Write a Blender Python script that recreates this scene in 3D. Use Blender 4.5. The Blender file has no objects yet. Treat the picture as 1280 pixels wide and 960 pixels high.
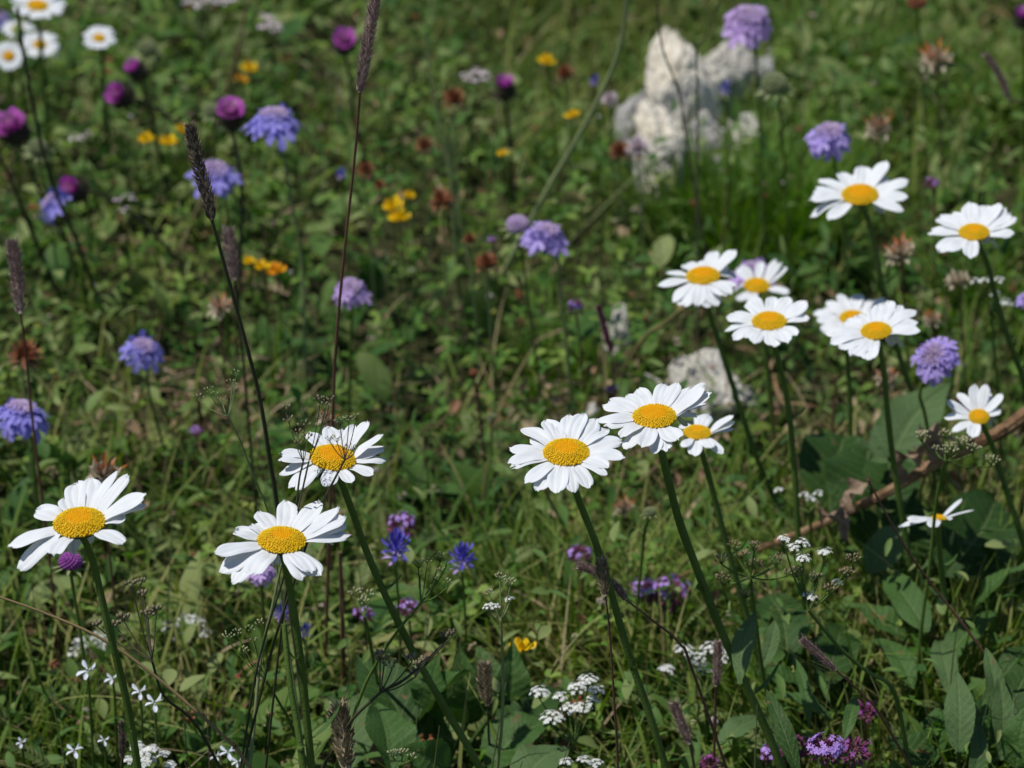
import bpy, bmesh, math, random
import numpy as np
from mathutils import Vector, Matrix, noise as mnoise

random.seed(7)
rng = np.random.default_rng(11)
SC = bpy.context.scene
COL = SC.collection

# ---------------------------------------------------------------- camera
CAM_H = 0.85
PITCH = math.radians(25)
FPX = 100 / 36 * 1280
cam_d = bpy.data.cameras.new('camera')
cam = bpy.data.objects.new('camera', cam_d)
COL.objects.link(cam)
cam.location = (0, 0, CAM_H)
cam.rotation_euler = (math.radians(90) - PITCH, 0, 0)
cam_d.lens = 100
cam_d.sensor_width = 36
cam_d.clip_start = 0.05
cam_d.clip_end = 500
cam_d.dof.use_dof = True
cam_d.dof.focus_distance = 1.28
cam_d.dof.aperture_fstop = 12.2
SC.camera = cam

# ---------------------------------------------------------------- world, sun, exposure
SUN_FROM = Vector((-0.42, -0.13, 0.9)).normalized()
world = bpy.data.worlds.new('World')
SC.world = world
world.use_nodes = True
wn = world.node_tree
bg = wn.nodes['Background']
sky = wn.nodes.new('ShaderNodeTexSky')
sky.sky_type = 'NISHITA'
sky.sun_disc = False
sky.sun_elevation = math.asin(SUN_FROM.z)
sky.sun_rotation = math.atan2(SUN_FROM.x, SUN_FROM.y)
sky.altitude = 1800
wn.links.new(sky.outputs[0], bg.inputs[0])
bg.inputs[1].default_value = 0.085
sun_d = bpy.data.lights.new('sun', 'SUN')
sun_d.energy = 3.8
sun_d.angle = math.radians(0.5)
sun_d.color = (1.0, 0.97, 0.92)
sun = bpy.data.objects.new('sun', sun_d)
COL.objects.link(sun)
sun.rotation_euler = SUN_FROM.to_track_quat('Z', 'Y').to_euler()
sun.location = (-2, 0, 4)
SC.view_settings.view_transform = 'Standard'
SC.view_settings.look = 'None'
SC.view_settings.exposure = 0.0
SC.view_settings.gamma = 1
SC.cycles.max_bounces = 6
SC.cycles.diffuse_bounces = 3
SC.cycles.glossy_bounces = 2
SC.cycles.transmission_bounces = 3
SC.cycles.transparent_max_bounces = 4

# ---------------------------------------------------------------- projection helpers (pixels of a 1280x960 picture)
CO = np.array([0, 0, CAM_H])
FW = np.array([0, math.cos(PITCH), -math.sin(PITCH)])
UP = np.array([0, math.sin(PITCH), math.cos(PITCH)])
RT = np.array([1.0, 0, 0])
def ray(px, py): return FW + RT * (px - 640) / FPX + UP * (480 - py) / FPX
def P(px, py, D): return CO + D * ray(px, py)
def PZ(px, py, z):
    r = ray(px, py); return CO + r * ((z - CAM_H) / r[2])
def PY_(px, py, y):
    r = ray(px, py); return CO + r * (y / r[1])
def depth(p): return float(np.dot(np.asarray(p) - CO, FW))
def nrm(v):
    v = np.asarray(v, float); return v / (np.linalg.norm(v) + 1e-12)
def gz(x, y):
    return 0.012 * mnoise.noise((x * 2.3, y * 2.3, 0.5)) + 0.006 * mnoise.noise((x * 9, y * 9, 3.5))

# ---------------------------------------------------------------- mesh builder
class MB:
    def __init__(s): s.V = []; s.F = []; s.M = []; s.n = 0; s.UV = []; s.hasuv = False
    def add(s, v, f, mi=0, uv=None):
        v = np.asarray(v, float).reshape(-1, 3); f = np.asarray(f, int)
        s.V.append(v); s.F.append(f + s.n); s.M.append(np.full(len(f), mi)); s.n += len(v)
        if uv is not None: s.hasuv = True
        s.UV.append(np.zeros((len(v), 2)) if uv is None else np.asarray(uv, float).reshape(-1, 2))
        return s
    def grid(s, p, mi=0, uv=None, close=False):
        r, c = p.shape[:2]
        i = np.arange(r * c).reshape(r, c)
        if close: i = np.concatenate([i, i[:, :1]], 1)
        f = np.stack([i[:-1, :-1], i[:-1, 1:], i[1:, 1:], i[1:, :-1]], -1).reshape(-1, 4)
        return s.add(p.reshape(-1, 3), f, mi, uv)
    def tube(s, path, rad, sides=6, mi=0, cap=True):
        path = np.asarray(path, float); n = len(path)
        rad = np.broadcast_to(np.asarray(rad, float), (n,)) if np.ndim(rad) < 2 else rad
        T = np.gradient(path, axis=0); T /= (np.linalg.norm(T, axis=1, keepdims=True) + 1e-12)
        ref = np.array([0.13, 1, 0.07]) if abs(T[:, 1]).mean() < 0.8 else np.array([1, 0.1, 0.1])
        A = np.cross(T, ref); A /= np.linalg.norm(A, axis=1, keepdims=True)
        B = np.cross(T, A)
        th = np.linspace(0, 2 * math.pi, sides, endpoint=False)
        if np.ndim(rad) < 2: rad = np.repeat(rad[:, None], sides, 1)
        ring = path[:, None] + rad[..., None] * (np.cos(th)[None, :, None] * A[:, None] + np.sin(th)[None, :, None] * B[:, None])
        uv = np.stack(np.meshgrid(np.linspace(0, 1, sides), np.linspace(0, 1, n)), -1)
        s.grid(ring, mi, uv, close=True)
        if cap:
            for k, rr in ((0, ring[0]), (n - 1, ring[-1])):
                c = path[k]
                f = np.array([[0, j + 1, (j + 1) % sides + 1] for j in range(sides)])
                s.add(np.vstack([c[None], rr]), f, mi)
        return s
    def ball(s, c, r, mi=0, rings=6, seg=8, axis=None, sc=(1, 1, 1)):
        ph = np.linspace(0.001, math.pi - 0.001, rings); th = np.linspace(0, 2 * math.pi, seg, endpoint=False)
        p = np.stack([np.sin(ph)[:, None] * np.cos(th) * sc[0], np.sin(ph)[:, None] * np.sin(th) * sc[1],
                      np.repeat(np.cos(ph)[:, None], seg, 1) * sc[2]], -1) * r
        if axis is not None: p = p @ frame(axis).T
        return s.grid(p + np.asarray(c), mi, close=True)
    def inst(s, tv, tf, mats, pos, mi=0, uv=None):
        """template verts tv (n,3) and faces; mats (k,3,3); pos (k,3)"""
        k = len(pos)
        if k == 0: return s
        v = np.einsum('kij,nj->kni', mats, tv) + pos[:, None]
        f = (tf[None] + (np.arange(k) * len(tv))[:, None, None]).reshape(-1, tf.shape[1])
        u = None if uv is None else np.tile(uv, (k, 1))
        return s.add(v.reshape(-1, 3), f, mi, u)
    def build(s, name, mats, parent=None, smooth=True, origin=None):
        V = np.concatenate(s.V)
        if parent is not None: V = V - np.array(parent.location)
        elif origin is not None: V = V - np.asarray(origin)
        me = bpy.data.meshes.new(name)
        me.vertices.add(len(V)); me.vertices.foreach_set('co', V.astype(np.float32).ravel())
        lt = np.concatenate([np.full(len(f), f.shape[1]) for f in s.F])
        li = np.concatenate([f.ravel() for f in s.F])
        me.loops.add(len(li)); me.loops.foreach_set('vertex_index', li.astype(np.int32))
        me.polygons.add(len(lt))
        me.polygons.foreach_set('loop_start', (np.cumsum(lt) - lt).astype(np.int32))
        me.polygons.foreach_set('loop_total', lt.astype(np.int32))
        me.polygons.foreach_set('material_index', np.concatenate(s.M).astype(np.int32))
        me.polygons.foreach_set('use_smooth', np.full(len(lt), smooth))
        if s.hasuv:
            l = me.uv_layers.new(name='UVMap')
            l.data.foreach_set('uv', np.concatenate(s.UV)[li].astype(np.float32).ravel())
        me.update(calc_edges=True)
        for m in (mats if isinstance(mats, (list, tuple)) else [mats]): me.materials.append(m)
        o = bpy.data.objects.new(name, me); COL.objects.link(o)
        if parent is not None: o.parent = parent
        elif origin is not None: o.location = origin
        return o

def frame(z, xhint=(1, 0, 0)):
    z = nrm(z); x = np.asarray(xhint, float); x = x - z * np.dot(x, z)
    if np.linalg.norm(x) < 1e-4: x = np.array([0, 1.0, 0]) - z * z[1]
    x = nrm(x); return np.stack([x, np.cross(z, x), z], 1)

def smooth_path(pts, n=24):
    pts = [np.asarray(p, float) for p in pts]
    if len(pts) == 2: return np.linspace(pts[0], pts[1], n)
    q = [2 * pts[0] - pts[1]] + pts + [2 * pts[-1] - pts[-2]]
    out = []; m = len(pts) - 1
    for t in np.linspace(0, m, n):
        i = min(int(t), m - 1); u = t - i
        a, b, c, d = q[i:i + 4]
        out.append(0.5 * (2 * b + (c - a) * u + (2 * a - 5 * b + 4 * c - d) * u * u + (3 * b - a - 3 * c + d) * u ** 3))
    return np.array(out)

def stem_path(head, pix, dY=0.0, n=26, zb=0.0):
    """a stem that starts at head, stays in a nearly upright sheet and runs into the ground"""
    y0 = head[1]; pts = [np.asarray(head)]
    for k, (a, b) in enumerate(pix):
        p = PY_(a, b, y0 + dY * (k + 1) / len(pix))
        if p[2] < zb + 0.01: break
        pts.append(p)
    if len(pts) == 1: pts.append(pts[0] - np.array([0, 0, 0.04]))
    d = pts[-1] - pts[-2]; d[0] *= 0.8
    if d[2] > -0.3 * np.linalg.norm(d): d[2] = -0.3 * np.linalg.norm(d) - 1e-4
    L = (pts[-1][2] - zb + 0.006) / -d[2]
    e = pts[-1] + d * L
    if np.linalg.norm((e - pts[-1])[:2]) > 0.1:
        h = (e - pts[-1])[:2]; e[:2] = pts[-1][:2] + h / np.linalg.norm(h) * 0.1
    if L * abs(d[2]) > 1e-3: pts.append(e)
    return smooth_path(pts, n)

# ---------------------------------------------------------------- materials
def mat(name, cols, rough=0.55, transl=0.0, spec=0.3, vary='island', nscale=60, bump=0.0, bscale=400, tcol=None, back=None, patch=0.0, veins=False):
    m = bpy.data.materials.new(name); m.use_nodes = True
    nt = m.node_tree; nd = nt.nodes; lk = nt.links
    pb = nd['Principled BSDF']; out = nd['Material Output']
    ramp = nd.new('ShaderNodeValToRGB')
    cols = [tuple(c) + (1,) for c in cols]
    el = ramp.color_ramp.elements
    while len(el) < max(2, len(cols)): el.new(0.5)
    for i in range(len(el)):
        el[i].position = i / (len(el) - 1); el[i].color = cols[min(i, len(cols) - 1)]
    tc = nd.new('ShaderNodeTexCoord')
    nz = nd.new('ShaderNodeTexNoise'); nz.inputs['Scale'].default_value = nscale; nz.inputs['Detail'].default_value = 4
    lk.new(tc.outputs['Object'], nz.inputs['Vector'])
    if vary == 'island':
        g = nd.new('ShaderNodeNewGeometry')
        mx = nd.new('ShaderNodeMath'); mx.operation = 'MULTIPLY_ADD'; mx.inputs[1].default_value = 0.8
        sub = nd.new('ShaderNodeMath'); sub.operation = 'MULTIPLY_ADD'; sub.inputs[1].default_value = 0.5; sub.inputs[2].default_value = -0.15
        lk.new(nz.outputs['Fac'], sub.inputs[0])
        lk.new(g.outputs['Random Per Island'], mx.inputs[0]); lk.new(sub.outputs[0], mx.inputs[2])
        if patch:
            n3 = nd.new('ShaderNodeTexNoise'); n3.inputs['Scale'].default_value = 9; n3.inputs['Detail'].default_value = 2
            lk.new(tc.outputs['Object'], n3.inputs['Vector'])
            m3 = nd.new('ShaderNodeMath'); m3.operation = 'MULTIPLY_ADD'; m3.inputs[1].default_value = patch; m3.inputs[2].default_value = -0.5 * patch - 0.05
            lk.new(n3.outputs['Fac'], m3.inputs[0]); lk.new(m3.outputs[0], sub.inputs[2])
        lk.new(mx.outputs[0], ramp.inputs[0])
    else:
        mr = nd.new('ShaderNodeMapRange'); mr.inputs[1].default_value = 0.3; mr.inputs[2].default_value = 0.7
        lk.new(nz.outputs['Fac'], mr.inputs[0]); lk.new(mr.outputs[0], ramp.inputs[0])
    csock = ramp.outputs[0]
    if back is not None:
        g2 = nd.new('ShaderNodeNewGeometry'); mb = nd.new('ShaderNodeMixRGB')
        mb.inputs[2].default_value = tuple(back) + (1,)
        mf = nd.new('ShaderNodeMath'); mf.operation = 'MULTIPLY'; mf.inputs[1].default_value = 0.6
        lk.new(g2.outputs['Backfacing'], mf.inputs[0]); lk.new(mf.outputs[0], mb.inputs[0])
        lk.new(csock, mb.inputs[1]); csock = mb.outputs[0]
    if veins:
        uvn = nd.new('ShaderNodeUVMap'); sp = nd.new('ShaderNodeSeparateXYZ'); lk.new(uvn.outputs[0], sp.inputs[0])
        def MA(op, a, b_=None, c_=None):
            q = nd.new('ShaderNodeMath'); q.operation = op
            for i_, v_ in enumerate((a, b_, c_)):
                if v_ is None: continue
                if isinstance(v_, (int, float)): q.inputs[i_].default_value = v_
                else: lk.new(v_, q.inputs[i_])
            return q.outputs[0]
        au = MA('ABSOLUTE', MA('MULTIPLY_ADD', sp.outputs[0], 2.0, -1.0))
        ph_ = MA('SINE', MA('MULTIPLY', MA('SUBTRACT', MA('MULTIPLY', sp.outputs[1], 9.0), MA('MULTIPLY', au, 1.6)), 6.2832))
        lat_ = MA('MULTIPLY', MA('SUBTRACT', ph_, 0.90), 7.0)
        mid_ = MA('MULTIPLY', MA('SUBTRACT', 0.05, au), 25.0)
        mk = MA('MULTIPLY', MA('MINIMUM', MA('MAXIMUM', MA('MAXIMUM', lat_, mid_), 0.0), 1.0), 0.45)
        mv = nd.new('ShaderNodeMixRGB'); mv.inputs[2].default_value = (0.20, 0.26, 0.10, 1); lk.new(mk, mv.inputs[0]); lk.new(csock, mv.inputs[1])
        nb = nd.new('ShaderNodeTexNoise'); nb.inputs['Scale'].default_value = 130; nb.inputs['Detail'].default_value = 2; lk.new(tc.outputs['Object'], nb.inputs['Vector'])
        sb = MA('MINIMUM', MA('MAXIMUM', MA('MULTIPLY', MA('SUBTRACT', nb.outputs['Fac'], 0.68), 14.0), 0.0), 0.8)
        mw = nd.new('ShaderNodeMixRGB'); mw.inputs[2].default_value = (0.16, 0.11, 0.04, 1); lk.new(sb, mw.inputs[0]); lk.new(mv.outputs[0], mw.inputs[1]); csock = mw.outputs[0]
    lk.new(csock, pb.inputs['Base Color'])
    pb.inputs['Roughness'].default_value = rough
    pb.inputs['Specular IOR Level'].default_value = spec
    if bump:
        bz = nd.new('ShaderNodeTexNoise'); bz.inputs['Scale'].default_value = bscale; bz.inputs['Detail'].default_value = 3
        lk.new(tc.outputs['Object'], bz.inputs['Vector'])
        bp = nd.new('ShaderNodeBump'); bp.inputs['Strength'].default_value = bump; bp.inputs['Distance'].default_value = 0.002
        lk.new(bz.outputs['Fac'], bp.inputs['Height']); lk.new(bp.outputs[0], pb.inputs['Normal'])
    if transl > 0:
        tr = nd.new('ShaderNodeBsdfTranslucent'); ms = nd.new('ShaderNodeMixShader'); ms.inputs[0].default_value = transl
        if tcol is None:
            hv = nd.new('ShaderNodeHueSaturation'); hv.inputs['Saturation'].default_value = 1.15; hv.inputs['Value'].default_value = 1.3
            lk.new(csock, hv.inputs['Color']); lk.new(hv.outputs[0], tr.inputs[0])
        else: tr.inputs[0].default_value = tuple(tcol) + (1,)
        lk.new(pb.outputs[0], ms.inputs[1]); lk.new(tr.outputs[0], ms.inputs[2]); lk.new(ms.outputs[0], out.inputs[0])
    return m

M = {}
M['petal'] = mat('daisy_petal', [(0.70, 0.725, 0.75), (0.77, 0.79, 0.81)], 0.55, 0.12, 0.25, 'noise', 120, tcol=(0.8, 0.82, 0.78))
M['disc_in'] = mat('disc_bud', [(0.88, 0.44, 0.004), (0.92, 0.50, 0.006)], 0.6, 0, 0.2)
M['disc_out'] = mat('disc_floret', [(0.72, 0.46, 0.01), (0.86, 0.60, 0.02)], 0.6, 0, 0.2)
M['disc_base'] = mat('disc_base', [(0.70, 0.36, 0.008), (0.60, 0.34, 0.01)], 0.8, 0, 0.1)
M['stem'] = mat('green_stem', [(0.060, 0.110, 0.016), (0.105, 0.165, 0.032)], 0.55, 0, 0.25, 'noise', 40, 0.3, 900)
M['stem_dark'] = mat('dark_stem', [(0.035, 0.04, 0.018), (0.06, 0.055, 0.03)], 0.6, 0, 0.3, 'noise', 50)
M['stem_pale'] = mat('pale_stem', [(0.17, 0.23, 0.09), (0.24, 0.27, 0.12)], 0.6, 0, 0.3, 'noise', 50)
M['stem_bright'] = mat('bright_stem', [(0.26, 0.33, 0.14), (0.34, 0.38, 0.18)], 0.6, 0, 0.3, 'noise', 50)
M['stem_red'] = mat('red_stem', [(0.13, 0.045, 0.035), (0.17, 0.09, 0.06)], 0.6, 0, 0.3, 'noise', 50)
M['stem_straw'] = mat('straw_stem', [(0.28, 0.19, 0.09), (0.20, 0.15, 0.07)], 0.7, 0, 0.2, 'noise', 50)
M['bract'] = mat('green_bract', [(0.05, 0.09, 0.03), (0.09, 0.13, 0.05)], 0.6, 0.1, 0.3)
M['seedgreen'] = mat('seed_head_green', [(0.17, 0.22, 0.09), (0.28, 0.30, 0.16)], 0.7, 0.1, 0.2)
M['scab'] = mat('lilac_floret', [(0.32, 0.25, 0.68), (0.44, 0.34, 0.74), (0.54, 0.42, 0.78)], 0.6, 0.25, 0.2)
M['scab_blue'] = mat('blue_violet_floret', [(0.22, 0.20, 0.66), (0.30, 0.27, 0.72), (0.40, 0.35, 0.76)], 0.6, 0.25, 0.2)
M['scab_pink'] = mat('mauve_floret', [(0.48, 0.32, 0.68), (0.58, 0.40, 0.74), (0.66, 0.50, 0.78)], 0.6, 0.25, 0.2)
M['scab_bud'] = mat('lilac_bud', [(0.38, 0.27, 0.52), (0.52, 0.38, 0.58), (0.62, 0.50, 0.64)], 0.6, 0.1, 0.2)
M['purple_bud'] = mat('purple_bud', [(0.26, 0.05, 0.30), (0.40, 0.12, 0.42)], 0.6, 0.1, 0.2)
M['thistle'] = mat('magenta_tuft', [(0.550, 0.091, 0.525), (0.775, 0.208, 0.725)], 0.6, 0.2, 0.2)
M['thistle_core'] = mat('pink_tuft_core', [(0.66, 0.38, 0.56), (0.75, 0.55, 0.64)], 0.6, 0.1, 0.2)
M['thistle_green'] = mat('thistle_bract', [(0.04, 0.03, 0.035), (0.07, 0.07, 0.04), (0.10, 0.04, 0.07)], 0.6, 0, 0.3)
M['yellow'] = mat('yellow_petal', [(0.80, 0.48, 0.005), (0.88, 0.62, 0.01)], 0.5, 0.2, 0.3)
M['orange'] = mat('orange_petal', [(0.78, 0.30, 0.01), (0.85, 0.42, 0.01)], 0.5, 0.2, 0.3)
M['blue'] = mat('blue_petal', [(0.08, 0.07, 0.40), (0.15, 0.13, 0.55)], 0.55, 0.2, 0.3)
M['thyme'] = mat('thyme_petal', [(0.42, 0.24, 0.66), (0.52, 0.34, 0.76)], 0.55, 0.2, 0.3)
M['thyme_dark'] = mat('thyme_calyx', [(0.13, 0.03, 0.08), (0.24, 0.06, 0.14)], 0.6, 0.1, 0.3)
M['rust'] = mat('rust_floret', [(0.20, 0.06, 0.03), (0.30, 0.11, 0.05), (0.24, 0.14, 0.08)], 0.7, 0.1, 0.2)
M['beige'] = mat('papery_calyx', [(0.42, 0.36, 0.25), (0.55, 0.48, 0.36), (0.32, 0.24, 0.15)], 0.7, 0.25, 0.2)
M['rusttip'] = mat('orange_tip', [(0.45, 0.10, 0.03), (0.50, 0.18, 0.05)], 0.7, 0.1, 0.2)
M['white'] = mat('white_petal', [(0.66, 0.67, 0.62), (0.78, 0.79, 0.75)], 0.6, 0.15, 0.2)
M['white_blue'] = mat('bluish_white_petal', [(0.60, 0.64, 0.74), (0.74, 0.76, 0.82)], 0.6, 0.15, 0.2)
M['pinkwhite'] = mat('pink_white_petal', [(0.60, 0.48, 0.52), (0.70, 0.62, 0.66)], 0.6, 0.15, 0.2)
M['cream'] = mat('greenish_cream_bud', [(0.34, 0.36, 0.18), (0.50, 0.47, 0.28)], 0.6, 0.1, 0.2)
M['brownfruit'] = mat('brown_fruit', [(0.13, 0.085, 0.06), (0.24, 0.18, 0.11), (0.30, 0.26, 0.16)], 0.7, 0, 0.2)
M['budgrey'] = mat('grey_brown_bud', [(0.19, 0.17, 0.10), (0.26, 0.22, 0.14)], 0.6, 0.1, 0.2)
M['spike_dark'] = mat('dark_spikelet', [(0.05, 0.04, 0.03), (0.12, 0.09, 0.07), (0.50, 0.40, 0.26)], 0.7, 0.05, 0.2)
M['spike_brown'] = mat('brown_spikelet', [(0.12, 0.10, 0.06), (0.26, 0.20, 0.12), (0.50, 0.42, 0.28)], 0.7, 0.1, 0.2)
M['spike_pink'] = mat('pinkish_spikelet', [(0.18, 0.11, 0.10), (0.32, 0.22, 0.19), (0.52, 0.42, 0.36)], 0.7, 0.1, 0.2)
GREEN = [(0.030, 0.060, 0.014), (0.052, 0.100, 0.022), (0.075, 0.130, 0.030), (0.110, 0.165, 0.045)]
M['grass'] = mat('grass_blade', [(0.043, 0.102, 0.015), (0.091, 0.165, 0.022), (0.165, 0.242, 0.039), (0.329, 0.319, 0.114)], 0.6, 0.38, 0.18, patch=1.6)
M['clover'] = mat('clover_leaf', [(0.030, 0.092, 0.017), (0.063, 0.159, 0.026), (0.127, 0.248, 0.042), (0.254, 0.357, 0.074)], 0.6, 0.36, 0.18, patch=1.8)
M['leafA'] = mat('meadow_leaf', [(0.033, 0.092, 0.022), (0.068, 0.151, 0.034), (0.138, 0.229, 0.055), (0.280, 0.333, 0.121)], 0.58, 0.36, 0.2, patch=1.8)
M['straw'] = mat('straw_blade', [(0.20, 0.17, 0.07), (0.32, 0.27, 0.13), (0.42, 0.36, 0.20)], 0.7, 0.3, 0.15)
M['yellowgreen'] = mat('yellow_green_bud', [(0.26, 0.32, 0.05), (0.38, 0.40, 0.10)], 0.6, 0.2, 0.2)
M['palegrass'] = mat('pale_grass', [(0.138, 0.205, 0.052), (0.216, 0.269, 0.079), (0.329, 0.357, 0.142)], 0.65, 0.38, 0.15)
M['tuft'] = mat('tuft_grass', [(0.048, 0.123, 0.015), (0.090, 0.190, 0.023), (0.148, 0.258, 0.037), (0.212, 0.302, 0.064)], 0.6, 0.38, 0.18)
M['fern'] = mat('feathery_leaf', [(0.083, 0.127, 0.032), (0.132, 0.178, 0.050), (0.198, 0.230, 0.085)], 0.6, 0.25, 0.25)
M['dry'] = mat('dry_litter', [(0.13, 0.08, 0.045), (0.26, 0.18, 0.10), (0.42, 0.33, 0.21), (0.24, 0.09, 0.045)], 0.8, 0.15, 0.15)
M['thin'] = mat('thin_stems', [(0.06, 0.09, 0.03), (0.12, 0.14, 0.06), (0.16, 0.09, 0.05), (0.22, 0.17, 0.09)], 0.65, 0, 0.2)
M['big'] = mat('broad_leaf', [(0.045, 0.110, 0.020), (0.070, 0.140, 0.034)], 0.58, 0.25, 0.25, 'noise', 25, 0.35, 500, back=(0.07, 0.12, 0.03), veins=True)
M['bigblue'] = mat('waxy_leaf', [(0.065, 0.120, 0.038), (0.10, 0.165, 0.060)], 0.62, 0.2, 0.2, 'noise', 25, 0.35, 500, veins=True)
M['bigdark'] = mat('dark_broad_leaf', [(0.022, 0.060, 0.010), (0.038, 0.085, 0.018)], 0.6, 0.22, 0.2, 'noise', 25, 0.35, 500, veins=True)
M['deadstem'] = mat('dead_stem', [(0.10, 0.055, 0.03), (0.24, 0.14, 0.075), (0.36, 0.24, 0.14)], 0.8, 0, 0.15, 'noise', 90, 0.6, 700)
M['deadleaf'] = mat('dead_leaf', [(0.13, 0.085, 0.055), (0.27, 0.19, 0.13), (0.36, 0.27, 0.19)], 0.8, 0.15, 0.15, 'noise', 90, 0.5, 500)

def rock_mat(name, a, b, c):
    m = mat(name, [c, a, b, b], 0.85, 0, 0.15, 'noise', 28, 1.0, 260)
    nt = m.node_tree; nz = nt.nodes.new('ShaderNodeTexNoise'); nz.inputs['Scale'].default_value = 22; nz.inputs['Detail'].default_value = 6
    tc = [n for n in nt.nodes if n.type == 'TEX_COORD'][0]; nt.links.new(tc.outputs['Object'], nz.inputs['Vector'])
    pb = nt.nodes['Principled BSDF']; src = pb.inputs['Base Color'].links[0].from_socket
    mr = nt.nodes.new('ShaderNodeMapRange'); mr.inputs[1].default_value = 0.60; mr.inputs[2].default_value = 0.68
    mx = nt.nodes.new('ShaderNodeMixRGB'); mx.inputs[2].default_value = (0.20, 0.20, 0.20, 1)
    nt.links.new(nz.outputs['Fac'], mr.inputs[0]); nt.links.new(mr.outputs[0], mx.inputs[0])
    nt.links.new(src, mx.inputs[1]); nt.links.new(mx.outputs[0], pb.inputs['Base Color'])
    return m
M['rock'] = rock_mat('limestone', (0.70, 0.64, 0.52), (0.78, 0.73, 0.63), (0.52, 0.48, 0.42))
M['rockpale'] = rock_mat('pale_grey_limestone', (0.50, 0.47, 0.41), (0.60, 0.57, 0.50), (0.36, 0.34, 0.30))
M['rockgrey'] = rock_mat('grey_limestone', (0.36, 0.35, 0.33), (0.46, 0.44, 0.41), (0.24, 0.235, 0.225))

# ---------------------------------------------------------------- the ground
def soil_mat():
    m = bpy.data.materials.new('soil'); m.use_nodes = True; nt = m.node_tree; nd = nt.nodes; lk = nt.links
    pb = nd['Principled BSDF']; tc = nd.new('ShaderNodeTexCoord')
    n1 = nd.new('ShaderNodeTexNoise'); n1.inputs['Scale'].default_value = 35; n1.inputs['Detail'].default_value = 8
    n2 = nd.new('ShaderNodeTexNoise'); n2.inputs['Scale'].default_value = 6; n2.inputs['Detail'].default_value = 5
    r1 = nd.new('ShaderNodeValToRGB'); e = r1.color_ramp.elements
    e[0].position = 0.35; e[0].color = (0.025, 0.020, 0.012, 1); e[1].position = 0.7; e[1].color = (0.10, 0.075, 0.045, 1)
    r2 = nd.new('ShaderNodeValToRGB'); e = r2.color_ramp.elements
    e[0].position = 0.3; e[0].color = (0.02, 0.035, 0.010, 1); e[1].position = 0.7; e[1].color = (0.05, 0.075, 0.02, 1)
    mx = nd.new('ShaderNodeMixRGB')
    for n in (n1, n2): lk.new(tc.outputs['Object'], n.inputs['Vector'])
    lk.new(n1.outputs['Fac'], r1.inputs[0]); lk.new(n1.outputs['Fac'], r2.inputs[0]); lk.new(n2.outputs['Fac'], mx.inputs[0])
    lk.new(r1.outputs[0], mx.inputs[1]); lk.new(r2.outputs[0], mx.inputs[2]); lk.new(mx.outputs[0], pb.inputs['Base Color'])
    pb.inputs['Roughness'].default_value = 0.95; pb.inputs['Specular IOR Level'].default_value = 0.05
    bp = nd.new('ShaderNodeBump'); bp.inputs['Distance'].default_value = 0.01; lk.new(n1.outputs['Fac'], bp.inputs['Height']); lk.new(bp.outputs[0], pb.inputs['Normal'])
    return m
def axis_pts(c, half_fine, n_fine, far):
    f = np.linspace(c - half_fine, c + half_fine, n_fine)
    g = np.geomspace(0.3, far, 14)
    return np.concatenate([(c - half_fine - g)[::-1], f, c + half_fine + g])
gx = axis_pts(0, 1.6, 70, 150); gy = axis_pts(2.2, 2.2, 90, 150)
G = np.zeros((len(gy), len(gx), 3))
for i, y in enumerate(gy):
    for j, x in enumerate(gx): G[i, j] = (x, y, gz(x, y))
b = MB(); b.grid(G); ground = b.build('ground', soil_mat()); ground['kind'] = 'structure'

# ---------------------------------------------------------------- helpers for things
def tag(o, label=None, cat=None, group=None, kind=None):
    if label: o['label'] = label
    if cat: o['category'] = cat
    if group: o['group'] = group
    if kind: o['kind'] = kind
    return o
def empty(name, loc, label, cat, group=None):
    o = bpy.data.objects.new(name, None); o.empty_display_size = 0.01
    COL.objects.link(o); o.location = tuple(float(v) for v in loc)
    return tag(o, label, cat, group)
def child_copy(me_obj, parent, name, R, loc, s=1.0):
    o = bpy.data.objects.new(name, me_obj if isinstance(me_obj, bpy.types.Mesh) else me_obj.data)
    COL.objects.link(o); o.parent = parent
    m = Matrix([[*(R[i] * s), (loc[i] - parent.location[i])] for i in range(3)] + [[0, 0, 0, 1]])
    o.matrix_local = m
    return o

# leaf template: along +Y, face up +Z
def leaf_t(L, W, droop=0.2, fold=0.15, nr=5, nc=3, shape='ovate', wav=0.0, lift=0.0):
    t = np.linspace(0, 1, nr); u = np.linspace(-1, 1, nc)
    if shape == 'ovate': w = np.sin(np.pi * np.clip(t, 0.02, 0.985) ** 0.75) ** 0.8
    elif shape == 'lance': w = np.sin(np.pi * np.clip(t, 0.04, 0.99) ** 0.9) ** 0.75
    elif shape == 'grass': w = (1 - t ** 2.2) * 0.9 + 0.08
    elif shape == 'round': w = np.sqrt(np.clip(1 - (2 * t - 1) ** 2, 0.02, 1))
    elif shape == 'obov': w = np.clip(t, 0.1, 1) ** 0.7 * np.sqrt(np.clip(1 - t ** 5, 0.12, 1))
    else: w = np.ones(nr)
    X = u[None] * w[:, None] * W / 2
    y = t * L
    z = lift * t * L - droop * L * t ** 2
    Z = z[:, None] + np.abs(u)[None] * w[:, None] * W * fold + wav * W * np.sin(t * 14)[:, None] * np.abs(u)[None] * np.sign(u)[None]
    Y = np.repeat(y[:, None], nc, 1)
    p = np.stack([X, Y, Z], -1)
    b = MB(); uv = np.stack(np.meshgrid(u * 0.5 + 0.5, t), -1); b.grid(p, 0, uv)
    return b.V[0], b.F[0]

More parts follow.
